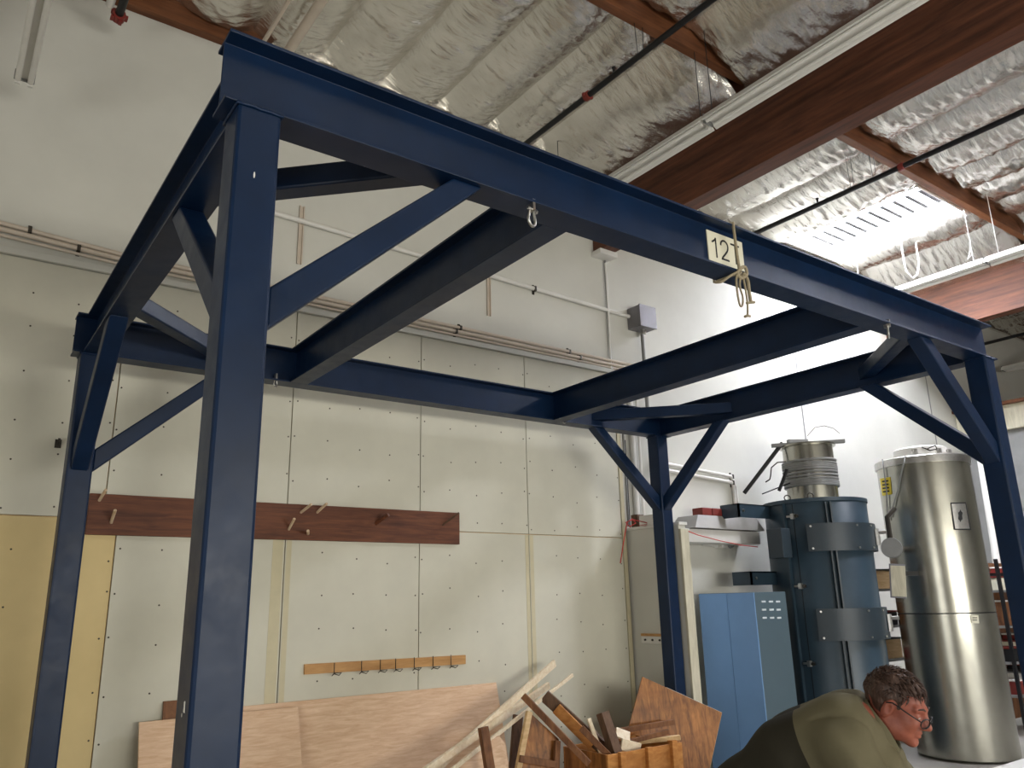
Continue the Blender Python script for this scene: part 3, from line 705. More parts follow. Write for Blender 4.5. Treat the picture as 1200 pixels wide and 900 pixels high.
for k, (y0, y1) in enumerate(((612, 645), (713, 751))):
    z0, z1 = bandz(y0, y1, 985); r1 = BR + 0.055
    a0 = ang0 - 0.18 + 0.0; a1 = ang0 + 1.9
    m = MB().lathe(BC, [(BR - .005, z0), (r1, z0), (r1, z1), (BR - .005, z1)], 30, a0, a1)
    for a in (a0, a1):
        m.add([(BC.x + r * math.cos(a), BC.y + r * math.sin(a), z) for r, z in ((BR - .005, z0), (r1, z0), (r1, z1), (BR - .005, z1))], [(0, 1, 2, 3)])
    b = m.build('band', M['machine_dark'], ves, smooth=35)
    for a in (a0 + 0.08, a0 + 0.9, a0 + 1.3):
        for zz in (z0 + 0.03, z1 - 0.03):
            c = Vector((math.cos(a), math.sin(a), 0)); q = BC + c * r1 + Vector((0, 0, zz))
            MB().tube([q, q + c * 0.012], 0.012, 6).build('bolt', M['steel'], b)
    # coupling hardware at the band end
    a = ang0 + 1.32; c = Vector((math.cos(a), math.sin(a), 0)); q = BC + c * (r1 + .02) + Vector((0, 0, (z0 + z1) / 2))
    MB().tube([q - Vector((0, 0, .09)), q + Vector((0, 0, .09))], 0.03, 8).tube([q + Vector((0, 0, .05)), q + Vector((0, 0, .05)) + c * 0.1], 0.02, 8).build('clamp', M['steel'], b, smooth=40)
# vertical flange pair on the front, door seam and latches
for da in (0.20, 0.285):
    a = ang0 + da; c = Vector((math.cos(a), math.sin(a), 0)); t = Vector((-c.y, c.x, 0)) * 0.008
    q0 = BC + c * (BR - .004); q1 = BC + c * (BR + 0.045)
    MB().hexa([q0 - t, q1 - t, q1 + t, q0 + t] + [p + Vector((0, 0, BT - 0.05)) for p in (q0 - t, q1 - t, q1 + t, q0 + t)]).build('flange', M['machine_dark'], ves)
a = ang0 - 0.42; c = Vector((math.cos(a), math.sin(a), 0)); t = Vector((-c.y, c.x, 0)) * 0.004; q0 = BC + c * (BR - .002); q1 = BC + c * (BR + .003)
MB().hexa([q0 - t, q1 - t, q1 + t, q0 + t] + [p + Vector((0, 0, BT - 0.05)) for p in (q0 - t, q1 - t, q1 + t, q0 + t)]).build('door_seam', M['black'], ves)
for zz in (bz(925, 605), bz(935, 687), bz(945, 778)):
    q = BC + c * (BR + 0.02) + Vector((0, 0, zz)); tt = t.normalized()
    l = MB().tube([q - tt * 0.07, q + tt * 0.06], 0.012, 8).build('latch', M['steel'], ves, smooth=40)
    MB().tube([q + tt * 0.05, q + tt * 0.05 + c * .03], 0.02, 8).build('latch_knob', M['hook'], l, smooth=40)
    MB().box(q.x - .02, q.x + .02, q.y - .02, q.y + .02, q.z - 0.03, q.z + 0.03).build('latch_plate', M['steel'], l, bevel=.003)
# hinge plate and control box at the left, arms to the wall
lx = BC.x - BR
MB().box(lx - 0.04, lx + 0.06, 5.45, 5.47, 0.3, BT - 0.03).build('side_flange', M['machine'], ves)
zz0, zz1 = at(902, 653, Y=5.32).z, at(902, 618, Y=5.32).z
MB().box(7.50, 7.66, 5.32, 5.51, zz0, zz1).box(7.66, 7.86, 5.42, 5.46, zz0 + .05, zz1 - .05).build('control_box', M['machine_dark'], ves, bevel=0.006)
for (ya, yb, xa) in ((607, 591, 873), (686, 670, 880)):
    z0, z1 = bz(870, ya), bz(870, yb); x0 = at(xa, 680, Y=5.72).x
    ar = MB().box(x0, lx + 0.2, 5.71, 5.73, z0, z1).box(x0, x0 + 0.02, 5.71, 5.97, z0, z1).box(x0, lx + 0.2, 5.71, 5.82, z1 - 0.015, z1).build('wall_arm', M['machine'], ves)
    MB().tube([(x0 + 0.08, 5.71, (z0 + z1) / 2), (x0 + 0.08, 5.70, (z0 + z1) / 2)], 0.016, 8).build('bolt', M['steel'], ar)
# lifting eyes
for da in (-0.55, -0.05):
    a = ang0 + da; q = BC + Vector((math.cos(a), math.sin(a), 0)) * (BR - 0.04) + Vector((0, 0, BT))
    MB().tube([q + Vector((0.03 * math.cos(k * math.pi / 6), -0.02 * math.cos(k * math.pi / 6), 0.03 + 0.03 * math.sin(k * math.pi / 6))) for k in range(12)], 0.007, 6, closed=True).build('lifting_eye', M['hook'], ves, smooth=True)
# upper neck with cable coil
def bz2(px, py): return at(px, py, dist=BD - 0.3).z
NT = bz2(953, 517)
nk = MB().lathe(BC, [(0.285, BT - .01), (0.285, NT - 0.02), (0.32, NT - 0.02), (0.32, NT), (0.0, NT + .005)], 48).build('neck', M['stainless'], ves, smooth=35)
zc0, zc1 = bz2(950, 568), bz2(950, 537); n = 11
for k in range(n):
    zz = zc0 + (zc1 - zc0) * k / (n - 1)
    MB().tube([(BC.x + 0.298 * math.cos(a * math.pi / 18), BC.y + 0.298 * math.sin(a * math.pi / 18), zz + 0.012 * math.sin(a * math.pi / 36 + k)) for a in range(36)], 0.0155, 6, closed=True).build('cable_turn', M['grey'], nk, smooth=True)
for a, b, zo in (((903, 514), (990, 517), 0.012), ((922, 509), (945, 512), 0.05)):
    p, q = at(a[0], a[1], dist=BD - .15), at(b[0], b[1], dist=BD - .05)
    MB().bar((p.x, p.y, NT + zo), (q.x, q.y, NT + zo), 0.07, 0.04).build('top_bar', M['grey'], nk, bevel=.003)
# struts and loose cables beside the neck
p, q = at(917, 519, dist=BD - .1), at(872, 578, dist=BD - .1)
tag(MB().tube([p, q], 0.024, 8).build('black_hose', M['black'], smooth=40), 'straight black hose slanting from the neck of the blue vessel', 'hose')
tag(MB().tube([at(a, b, dist=BD - .3) for a, b in [(921, 541), (911, 542), (904, 548), (903, 558), (902, 562), (897, 565)]], 0.008, 6).build('loose_cable', M['hook'], smooth=True), 'bent grey cable sticking out left of the coil', 'cable')
tag(MB().tube([at(922, 550, dist=BD - .3), at(918, 562, dist=BD - .3), at(913, 575, dist=BD - .33)], 0.02, 8).tube([at(926, 566, dist=BD - .3), at(893, 579, dist=BD - .3)], 0.007, 6).build('gas_strut', M['black'], smooth=40), 'short black strut on top of the blue vessel', 'strut')
tag(MB().tube([at(a, b, dist=BD) for a, b in [(946, 511), (955, 501), (966, 499), (977, 502), (984, 508)]], 0.0035, 5).build('loose_cable', M['hook'], smooth=True), 'thin wire arching over the top of the neck', 'cable')

# blue cabinet
Xc, Yc0, Xc1, Yc1 = 6.86, 5.27, 7.385, 6.0
ct = at(883, 694, Y=Yc0).z
cabn = tag(empty('steel_cabinet', ((Xc + Xc1) / 2, (Yc0 + Yc1) / 2, 0)), 'light steel blue cabinet with small louvre slots', 'cabinet')
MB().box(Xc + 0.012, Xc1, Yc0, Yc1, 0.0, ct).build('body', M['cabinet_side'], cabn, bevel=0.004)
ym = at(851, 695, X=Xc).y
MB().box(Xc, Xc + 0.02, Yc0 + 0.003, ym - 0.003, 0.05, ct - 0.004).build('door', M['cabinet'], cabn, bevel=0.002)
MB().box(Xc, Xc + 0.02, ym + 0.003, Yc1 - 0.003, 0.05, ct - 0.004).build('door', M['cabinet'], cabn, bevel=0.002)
for j, py in enumerate((705, 714.5, 724)):
    for i, px in enumerate((894.5, 903.2, 911.5)):
        p = at(px + j * 0.7, py, Y=Yc0 - .002)
        MB().box(p.x - 0.033, p.x + 0.033, Yc0 - 0.008, Yc0 + .001, p.z - 0.009, p.z + 0.009).build('louvre', M['slot'], cabn, bevel=.002)

# stainless tank
TC = Vector((9.87, 4.86, 0)); TR = 0.52; TD = math.hypot(TC.x, TC.y)
def tz(px, py, off=0.52): return at(px, py, dist=TD - off).z
TT = tz(1085, 539)
tk = tag(empty('stainless_tank', (TC.x, TC.y, 0)), 'tall brushed stainless steel cylindrical tank', 'tank')
zseam = tz(1110, 719)
MB().lathe(TC, [(0, 0.02), (TR - .01, 0.02), (TR, 0.03), (TR, zseam - 0.006)], 72).build('lower_shell', M['stainless'], tk, smooth=35)
MB().lathe(TC, [(TR - .006, zseam - 0.01), (TR - 0.006, zseam + 0.01)], 72).build('seam', M['black'], tk, smooth=35)
MB().lathe(TC, [(TR, zseam + 0.006), (TR, TT)], 72).build('upper_shell', M['stainless'], tk, smooth=35)
MB().lathe(TC, [(TR, TT - .02), (TR + 0.018, TT - .02), (TR + 0.018, TT + 0.06), (TR, TT + 0.075), (0, TT + 0.12)], 72).build('lid', M['steel'], tk, smooth=35)
MB().lathe(TC, [(0.3, TT + .09), (0.3, TT + 0.20), (0.26, TT + 0.22), (0, TT + 0.22)], 40).build('dome', M['white'], tk, smooth=35)
for (dx, dy) in ((-0.33, -0.1), (0.1, -0.3), (-0.1, -0.28)):
    MB().tube([TC + Vector((dx, dy, TT + .08)), TC + Vector((dx, dy, TT + 0.17))], 0.035, 8).tube([TC + Vector((dx - .05, dy, TT + .15)), TC + Vector((dx + .07, dy, TT + .16))], 0.014, 6).build('fitting', M['steel'], tk, smooth=40)
MB().tube([at(a, b, dist=TD - .3) for a, b in [(1080, 524), (1086, 526), (1096, 522), (1098, 526), (1090, 528), (1084, 525)]], 0.009, 6).build('handle', M['hook'], tk, smooth=True)
def on_tank(px, py, lift=0.004):
    v = ray(px, py); a = v.x ** 2 + v.y ** 2; b = -2 * (v.x * TC.x + v.y * TC.y); c = TC.x ** 2 + TC.y ** 2 - (TR + lift) ** 2
    dsc = max(0, b * b - 4 * a * c); t = (-b - math.sqrt(dsc)) / (2 * a); return Vector((v.x * t, v.y * t, v.z * t + CAMZ))
def tank_patch(name, corners, mat, lift, n=6):
    tl, trr, br_, bl = corners; m = MB(); P = []
    for j in (0, 1):
        l = tl if j == 0 else bl; r = trr if j == 0 else br_
        for i in range(n + 1):
            P.append(on_tank(l[0] + (r[0] - l[0]) * i / n, l[1] + (r[1] - l[1]) * i / n, lift))
    m.add(P, [[i, i + 1, n + 1 + i + 1, n + 1 + i] for i in range(n)]); return m.build(name, mat, tk, smooth=True)
fr = tank_patch('plate_frame', ((1114, 589), (1132, 588.5), (1138, 621), (1118, 621)), M['ink'], 0.006)
tank_patch('name_plate', ((1115, 590.5), (1131.2, 590), (1136.5, 619.5), (1119.5, 619.5)), M['steel'], 0.010)
ec = [on_tank(1125.5 + 3.0 * math.cos(a) * (1 if k % 2 else .7), 604.5 + 7.5 * math.sin(a) * (1 if k % 2 else .8), 0.014) for k, a in enumerate([i * math.pi / 6 for i in range(12)])]
MB().add(ec, [list(range(12))]).build('plate_emblem', M['ink'], tk)
tank_patch('yellow_label', ((1031, 561), (1043, 559), (1045, 579), (1034, 581)), M['yellow'], 0.006)
for k in range(4):
    tank_patch('label_text', ((1033.5 + k * .3, 563.5 + 4 * k), (1041 + k * .4, 562.5 + 4 * k), (1041.2 + k * .4, 564.3 + 4 * k), (1033.7 + k * .3, 565.3 + 4 * k)), M['ink'], 0.009, 3)
tank_patch('paper_tag', ((1137.5, 721), (1146.5, 721), (1147.5, 730.5), (1138.5, 730.5)), M['paper'], 0.006)
for k in range(2): tank_patch('tag_text', ((1139.5, 723.5 + 2.6 * k), (1145, 723.5 + 2.6 * k), (1145.2, 724.5 + 2.6 * k), (1139.7, 724.5 + 2.6 * k)), M['ink'], 0.009, 3)
MB().tube([on_tank(a, b, 0.02) for a, b in [(1061, 534), (1057, 552), (1052, 575), (1047, 592), (1043, 606)]], 0.009, 6).build('drain_cable', M['grey'], tk, smooth=True)
MB().tube([on_tank(a, b, 0.02) for a, b in [(1034, 538), (1036, 552), (1039, 575), (1040, 600), (1041, 610)]], 0.009, 6).build('drain_cable', M['grey'], tk, smooth=True)
gp = at(1045, 642, dist=TD - .75)
gg = MB().lathe((0, 0, 0), [(0.0, 0), (0.105, 0), (0.115, 0.02), (0.11, 0.06), (0, 0.06)], 24)
qd = Vector((-math.cos(math.atan2(TC.y, TC.x)), -math.sin(math.atan2(TC.y, TC.x)), 0))
rot = Vector((0, 0, 1)).rotation_difference(qd)
gg.v = [rot @ p + gp for p in gg.v]; gz = gg.build('gauge', M['grey'], tk, smooth=35)
MB().tube([gp - qd * .05, gp - qd * 0.35], 0.04, 8).tube([gp + Vector((0, 0, .08)), gp + Vector((0, 0, .35)), gp + Vector((0.1, -.05, .45))], 0.03, 8).build('valve_pipe', M['hook'], tk, smooth=40)
# white pipe and conduit behind the tank
tag(MB().tube([at(1150, 540, Y=5.5), at(1166, 640, Y=5.5), at(1178, 740, Y=5.5)], 0.06, 10).build('stand_pipe', M['white'], smooth=40), 'white vertical pipe right behind the stainless tank', 'pipe')
# electrical box between the vessel and the tank
e0, e1 = at(1043, 662, dist=TD - .9), at(1060, 700, dist=TD - .9)
eb = tag(empty('control_panel', (e0.x, e0.y, e1.z)), 'pale grey control box fixed between the blue vessel and the tank', 'control box')
MB().bar(at(1051, 661, dist=TD - .8), at(1053, 701, dist=TD - .8), 0.16, 0.12, up=qd).build('box_body', M['greybox'], eb, bevel=.004)
MB().bar(at(1052, 663, dist=TD - .87), at(1054, 699, dist=TD - .87), 0.15, 0.01, up=qd).build('cover', M['oldwhite'], eb, bevel=.003)
MB().bar(at(1052, 672, dist=TD - .8), TC + Vector((0, 0, at(1052, 672, dist=TD - .8).z)) + (at(1052, 672, dist=TD - .8) - TC).normalized() * 0.0 + (Vector((at(1052, 672, dist=TD - .8).x, at(1052, 672, dist=TD - .8).y, 0)) - TC).normalized() * 0.5, 0.05, 0.05).build('bracket', M['black'], eb)

# shelving with clutter behind the machines
def rack(x0, x1, y0, y1, label, levels, rows, where):
    root = tag(empty('storage_rack', ((x0 + x1) / 2, (y0 + y1) / 2, 0)), label, 'shelving')
    for x in (x0, x1):
        for y in (y0, y1): MB().box(x - .02, x + .02, y - .02, y + .02, 0, levels[-1] + .4).build('upright', M['black'], root)
    for z in levels: MB().box(x0, x1, y0, y1, z - 0.03, z - .001).build('shelf', M['grey'], root)
    MB().box(x0, x1, y1 - .01, y1, 0.1, levels[-1] + .38).build('back_panel', M['redwood'], root)
    for z, row, lv in zip(levels, rows, ('bottom', 'second', 'third', 'top')):
        n = len(row); w = (x1 - x0 - 0.08) / n
        for i, c in enumerate(row):
            xa = x0 + 0.04 + i * w; h = 0.16 + 0.07 * ((i * 7 + len(lv)) % 3)
            b = MB().box(xa + .02, xa + w - .02, y0 + .04, y1 - .06, z, z + h).build('storage_box', M[c[1]], bevel=.006)
            tag(b, '%s box on the %s shelf of the rack %s' % (c[0], lv, where), 'box', 'boxes on the rack ' + where)
            MB().box(xa + .014, xa + w - .014, y0 + .034, y1 - .054, z + h, z + h + .02).build('lid', M[c[2]], b)
R_, W_c, K_, B_, C_, T_ = ('red', 'red', 'white'), ('white', 'white', 'grey'), ('black', 'black', 'red'), ('brown', 'redwood', 'white'), ('cream', 'paper', 'red'), ('tan', 'lightwood', 'black')
rack(11.5, 13.1, 4.9, 5.4, 'cluttered black storage rack behind the stainless tank', [0.5, 0.9, 1.35, 1.8], [[R_, W_c, K_, T_], [K_, C_, R_, W_c], [B_, R_, W_c, K_], [C_, K_, R_, B_]], 'right of the tank')
rack(9.35, 10.35, 5.65, 6.1, 'black storage rack in the gap behind the blue vessel', [0.6, 1.0, 1.4, 1.85], [[B_, K_], [R_, T_], [B_, K_], [R_, T_]], 'behind the blue vessel')

# office loft at the far right
loft = tag(empty('loft_office', (17.5, 5.0, 0)), 'grey two-level office box in the far right corner', 'office')
MB().box(14.2, 20.9, 4.7, CY - .01, 0, 4.35).build('wall', M['grey'], loft)
MB().box(14.1, 20.9, 4.6, CY - .01, 4.35, 4.75).build('fascia', M['oldwhite'], loft)
MB().box(14.0, 20.9, 4.5, CY - .01, 4.75, 4.80).build('deck', M['purlin'], loft)

# ------------------------------------------------------------------ plywood and scrap lumber
def lean_sheet(name, x0, x1, ztop, ybot, thick, mat, label, group=None, zdrop=0.0, gap=0.0):
    """sheet standing on the floor and leaning on the wall"""
    ytop = WY - 0.004 - thick - gap
    m = MB().hexa([(x0, ybot, 0), (x1, ybot, 0), (x1, ybot + thick, 0), (x0, ybot + thick, 0), (x0, ytop, ztop + zdrop), (x1, ytop, ztop), (x1, ytop + thick, ztop), (x0, ytop + thick, ztop + zdrop)])
    return tag(m.build(name, mat, bevel=0.0015), label, 'plywood', group)
ps = at(583, 800, Y=6.14)
lean_sheet('plywood_sheet', ps.x - 2.44, ps.x, ps.z, 5.86, 0.018, M['ply'], 'large pale plywood sheet leaning on the drywall', zdrop=0.0)
q0 = at(166, 848, Y=6.0); lean_sheet('plywood_sheet', q0.x, q0.x + 1.1, q0.z, 5.70, 0.018, M['ply'], 'smaller plywood offcut standing left of the near post', 'plywood offcuts', gap=0.085)
q1 = at(194, 823, Y=6.1); lean_sheet('plywood_sheet', q1.x, q1.x + 0.3, q1.z, 5.93, 0.018, M['redwood'], 'narrow plywood offcut rising behind the smaller sheet', 'plywood offcuts')

def stick(a, ya, b, yb, w, t, mat, label, ext=0.0, up=(0, 0, 1), name='lumber_offcut'):
    p, q = at(a[0], a[1], Y=ya), at(b[0], b[1], Y=yb); q = q + (q - p).normalized() * ext
    return tag(MB().bar(p, q, w, t, up).build(name, M[mat], bevel=0.0025), label, 'lumber', 'scrap lumber pile')
stick((650, 777), 5.95, (520, 893), 5.45, 0.024, 0.062, 'pinewhite', 'highest whitish pine strip sticking out of the scrap pile', 0.35)
stick((643, 803), 5.85, (508, 897), 5.40, 0.03, 0.056, 'pinewhite', 'broad whitish pine strip below the highest one', 0.3)
stick((671, 791), 5.75, (535, 898), 5.28, 0.018, 0.03, 'pinewhite', 'thin long pale strip reaching farthest right across the pile', 0.3)
stick((613, 815), 5.45, (668, 872), 5.20, 0.04, 0.05, 'redwood', 'brown board slanting down into the crate from the left', 0.2)
stick((638, 815), 5.60, (690, 862), 5.35, 0.05, 0.10, 'darkwood', 'thick dark board slanting down into the crate', 0.3)
stick((652, 830), 5.50, (684, 862), 5.32, 0.03, 0.09, 'cratewood', 'short orange board wedged under the thick dark board', 0.1)
stick((566, 852), 5.22, (574, 902), 5.18, 0.07, 0.045, 'redwood', 'upright brown stub left of the scrap crate', 0.55, up=(0, 1, 0))
stick((607, 838), 5.66, (602, 905), 5.60, 0.09, 0.03, 'darkwood', 'grey brown slat standing behind the slanted boards', 0.7, up=(0, 1, 0))
stick((706, 835), 5.22, (722, 884), 5.12, 0.085, 0.075, 'darkwood', 'grey squared post end sticking up out of the crate', 0.35, up=(0, 1, 0))
stick((690, 842), 5.3, (697, 862), 5.25, 0.04, 0.012, 'pinewhite', 'small white slip of wood beside the grey post end', 0.2, up=(0, 1, 0))
stick((681, 853), 5.2, (712, 884), 5.08, 0.03, 0.05, 'redwood', 'curved reddish strip lying against the crate rim', 0.1)
stick((694, 858), 5.35, (712, 876), 5.25, 0.06, 0.05, 'darkwood', 'short brown block lodged beside the grey post', 0.1)
stick((789, 846), 5.30, (728, 856), 5.42, 0.055, 0.04, 'redwood', 'upper brown strip pointing right out of the crate', 0.1)
stick((783, 857), 5.18, (738, 869), 5.30, 0.05, 0.035, 'redwood', 'lower brown strip pointing right out of the crate', 0.1)
stick((797, 864), 5.08, (760, 868), 5.25, 0.06, 0.035, 'lightwood', 'short pale batten end resting on the crate corner', 0.1)
stick((722, 858), 5.36, (738, 864), 5.30, 0.10, 0.02, 'pinewhite', 'flat cream board piece inside the crate', 0.0, up=(0.1, -0.8, 0.6))
pg = stick((728, 872), 5.12, (750, 878), 5.10, 0.02, 0.09, 'pinewhite', 'cream perforated strip inside the crate rim', 0.0)
# cabinet door and tan board left of the crate
pd = [at(620, 834, Y=5.42), at(655, 866, Y=5.30), at(655, 960, Y=5.22), at(596, 960, Y=5.34)]
dr = MB(); nrm = (pd[1] - pd[0]).cross(pd[3] - pd[0]).normalized() * 0.02
dr.hexa([pd[3], pd[2], pd[1], pd[0]] + [p + nrm for p in (pd[3], pd[2], pd[1], pd[0])])
dro = tag(dr.build('cabinet_door', M['brownply'], bevel=0.002), 'old brown panelled cabinet door standing left of the crate', 'door panel', 'scrap lumber pile')
MB().bar(at(620, 834, Y=5.40), at(597, 955, Y=5.32), 0.05, 0.03, up=(0, 1, 0)).build('stile', M['lightwood'], dro, bevel=.002)
MB().bar(at(609, 889, Y=5.33), at(652, 896, Y=5.24), 0.05, 0.03, up=(0, 1, 0)).build('rail', M['redwood'], dro, bevel=.002)
MB().bar(at(653, 868, Y=5.27), at(649, 955, Y=5.20), 0.05, 0.03, up=(0, 1, 0)).build('stile', M['redwood'], dro, bevel=.002)
pb = [at(540, 890, Y=5.34), at(585, 862, Y=5.40), at(592, 872, Y=5.40), at(604, 950, Y=5.3), at(530, 950, Y=5.28)]
tb = MB().extrude(pb, (0, 0, 0), (0, 0.018, 0)); tag(tb.build('plywood_offcut', M['ply'], bevel=.001), 'tan plywood offcut below the long pine strips', 'plywood', 'scrap lumber pile')
# the crate
k0 = at(712, 885, Y=4.98); kx1 = at(799, 869, Y=4.98).x; ky1 = 4.98 + 0.54; kz = k0.z
cr = tag(empty('wooden_crate', ((k0.x + kx1) / 2, 5.3, 0)), 'orange pine crate filled with scrap lumber', 'crate', 'scrap lumber pile')
t = 0.018
MB().box(k0.x, kx1, 4.98, 4.98 + t, 0.03, kz).build('front_panel', M['cratewood'], cr, bevel=.002)
MB().box(k0.x, kx1, ky1 - t, ky1, 0.03, kz).build('back_panel', M['cratewood'], cr, bevel=.002)
MB().box(k0.x, k0.x + t, 4.98 + t, ky1 - t, 0.03, kz).build('side_panel', M['brownply'], cr, bevel=.002)
MB().box(kx1 - t, kx1, 4.98 + t, ky1 - t, 0.03, kz).build('side_panel', M['cratewood'], cr, bevel=.002)
MB().box(k0.x, kx1, 4.98, ky1, 0.0, 0.03).build('base', M['cratewood'], cr)
for px, hgt in ((728, 0.01), (760, 0.01), (789, 0.03)):
    bxx = at(px, 880, Y=4.97).x
    MB().box(bxx - 0.03, bxx + 0.03, 4.945, 4.98, 0.0, kz + hgt).build('batten', M['cratewood'], cr, bevel=.002)
# brown veneered board behind the crate
tl, tr_ = at(753, 793, Y=5.56), at(846, 835, Y=5.24); bl = at(727, 900, Y=5.56)
dn = (bl - tl).normalized(); wv = tr_ - tl; dn = (dn - wv * dn.dot(wv) / wv.length_squared).normalized()
nn = wv.cross(dn).normalized()
if nn.y > 0: nn = -nn
L_ = (tl.z - 0.30) / -dn.z
bq = [tl, tr_, tr_ + dn * (tr_.z / -dn.z - 0.01 if False else L_), tl + dn * L_]
zmin = min(p.z for p in bq)
if zmin < 0.0:
    L_ -= (0.0 - zmin) / -dn.z + 0.0; bq = [tl, tr_, tr_ + dn * L_, tl + dn * L_]
bo = MB().hexa(bq + [p + nn * -0.018 for p in bq])
bdo = tag(bo.build('veneered_board', M['brownply'], bevel=.001), 'brown wood veneer board tilted on its corner behind the crate', 'board', 'scrap lumber pile')
MB().hexa([tl + wv * 0.3, tr_, tr_ + nn * -0.018, tl + wv * 0.3 + nn * -0.018] + [p + dn * -0.002 for p in (tl + wv * 0.3, tr_, tr_ + nn * -0.018, tl + wv * 0.3 + nn * -0.018)]).build('edge_band', M['white'], bdo)
MB().hexa([tr_, bq[2], bq[2] + nn * -0.018, tr_ + nn * -0.018] + [p + wv.normalized() * 0.002 for p in (tr_, bq[2], bq[2] + nn * -0.018, tr_ + nn * -0.018)]).build('edge_band', M['lightwood'], bdo)

# ------------------------------------------------------------------ work table
HEAD = at(1053, 827, dist=3.50)
TZ = HEAD.z - 0.522
tt = tag(empty('work_table', (4.7, 1.6, 0)), 'white topped work table at the lower right corner', 'table')
e = at(1185, 893, z=TZ)
MB().box(3.72, 5.75, 0.95, e.y, TZ - 0.035, TZ).build('table_top', M['white'], tt, bevel=.003)
for lx in (3.8, 5.67):
    for ly in (1.03, e.y - 0.08): MB().box(lx - .03, lx + .03, ly - .03, ly + .03, 0, TZ - 0.035).build('leg', M['grey'], tt)

# ------------------------------------------------------------------ the man
def surface_nets(f, lo, hi, h):
    n = [int(math.ceil((hi[i] - lo[i]) / h)) + 1 for i in range(3)]
    ax = [lo[i] + h * np.arange(n[i]) for i in range(3)]
    X, Y, Z = np.meshgrid(*ax, indexing='ij'); V = f(X, Y, Z); S = V < 0
    cells = np.zeros([k - 1 for k in n], bool); acc = np.zeros([k - 1 for k in n] + [3]); cnt = np.zeros([k - 1 for k in n])
    def sl(o): return tuple(slice(o[i], n[i] - 1 + o[i]) for i in range(3))
    for axis in range(3):
        o1 = [(axis + 1) % 3, (axis + 2) % 3]
        for da in (0, 1):
            for db in (0, 1):
                s0 = [0, 0, 0]; s0[o1[0]] = da; s0[o1[1]] = db; s1 = list(s0); s1[axis] = 1
                a, b = V[sl(s0)], V[sl(s1)]; m = (a < 0) != (b < 0)
                t = np.where(m, a / np.where(a == b, 1, a - b), 0)
                for i in range(3):
                    acc[..., i] += np.where(m, s0[i] + (t if i == axis else 0), 0)
                cnt += m
    act = cnt > 0; idx = -np.ones(act.shape, int); idx[act] = np.arange(act.sum())
    ci = np.argwhere(act); P = (ci + acc[act] / cnt[act][:, None]) * h + np.array(lo)
    quads = []
    for axis in range(3):
        u, v = (axis + 1) % 3, (axis + 2) % 3
        a = [slice(None)] * 3; b = [slice(None)] * 3; a[axis] = slice(0, n[axis] - 1); b[axis] = slice(1, n[axis])
        e_ = np.argwhere(S[tuple(a)] != S[tuple(b)])
        for p in e_:
            if p[u] < 1 or p[v] < 1 or p[u] >= n[u] - 1 or p[v] >= n[v] - 1: continue
            c = []
            for du, dv in ((-1, -1), (0, -1), (0, 0), (-1, 0)):
                q = p.copy(); q[u] += du; q[v] += dv; c.append(idx[tuple(q)])
            if min(c) < 0: continue
            if not S[tuple(p)]: c = c[::-1]
            quads.append(c)
    return P, quads
def ell(X, Y, Z, c, r):
    k0 = np.sqrt(((X - c[0]) / r[0]) ** 2 + ((Y - c[1]) / r[1]) ** 2 + ((Z - c[2]) / r[2]) ** 2)
    k1 = np.sqrt(((X - c[0]) / r[0] ** 2) ** 2 + ((Y - c[1]) / r[1] ** 2) ** 2 + ((Z - c[2]) / r[2] ** 2) ** 2) + 1e-9
    return k0 * (k0 - 1) / k1
def cap(X, Y, Z, a, b, ra, rb):
    a = np.array(a, float); b = np.array(b, float); d = b - a; L = d @ d + 1e-12
    t = np.clip(((X - a[0]) * d[0] + (Y - a[1]) * d[1] + (Z - a[2]) * d[2]) / L, 0, 1)
    return np.sqrt((X - a[0] - t * d[0]) ** 2 + (Y - a[1] - t * d[1]) ** 2 + (Z - a[2] - t * d[2]) ** 2) - (ra + (rb - ra) * t)
def smin(a, b, k):
    h = np.clip(0.5 + 0.5 * (b - a) / k, 0, 1); return b + (a - b) * h - k * h * (1 - h)
def smax(a, b, k): return -smin(-a, -b, k)

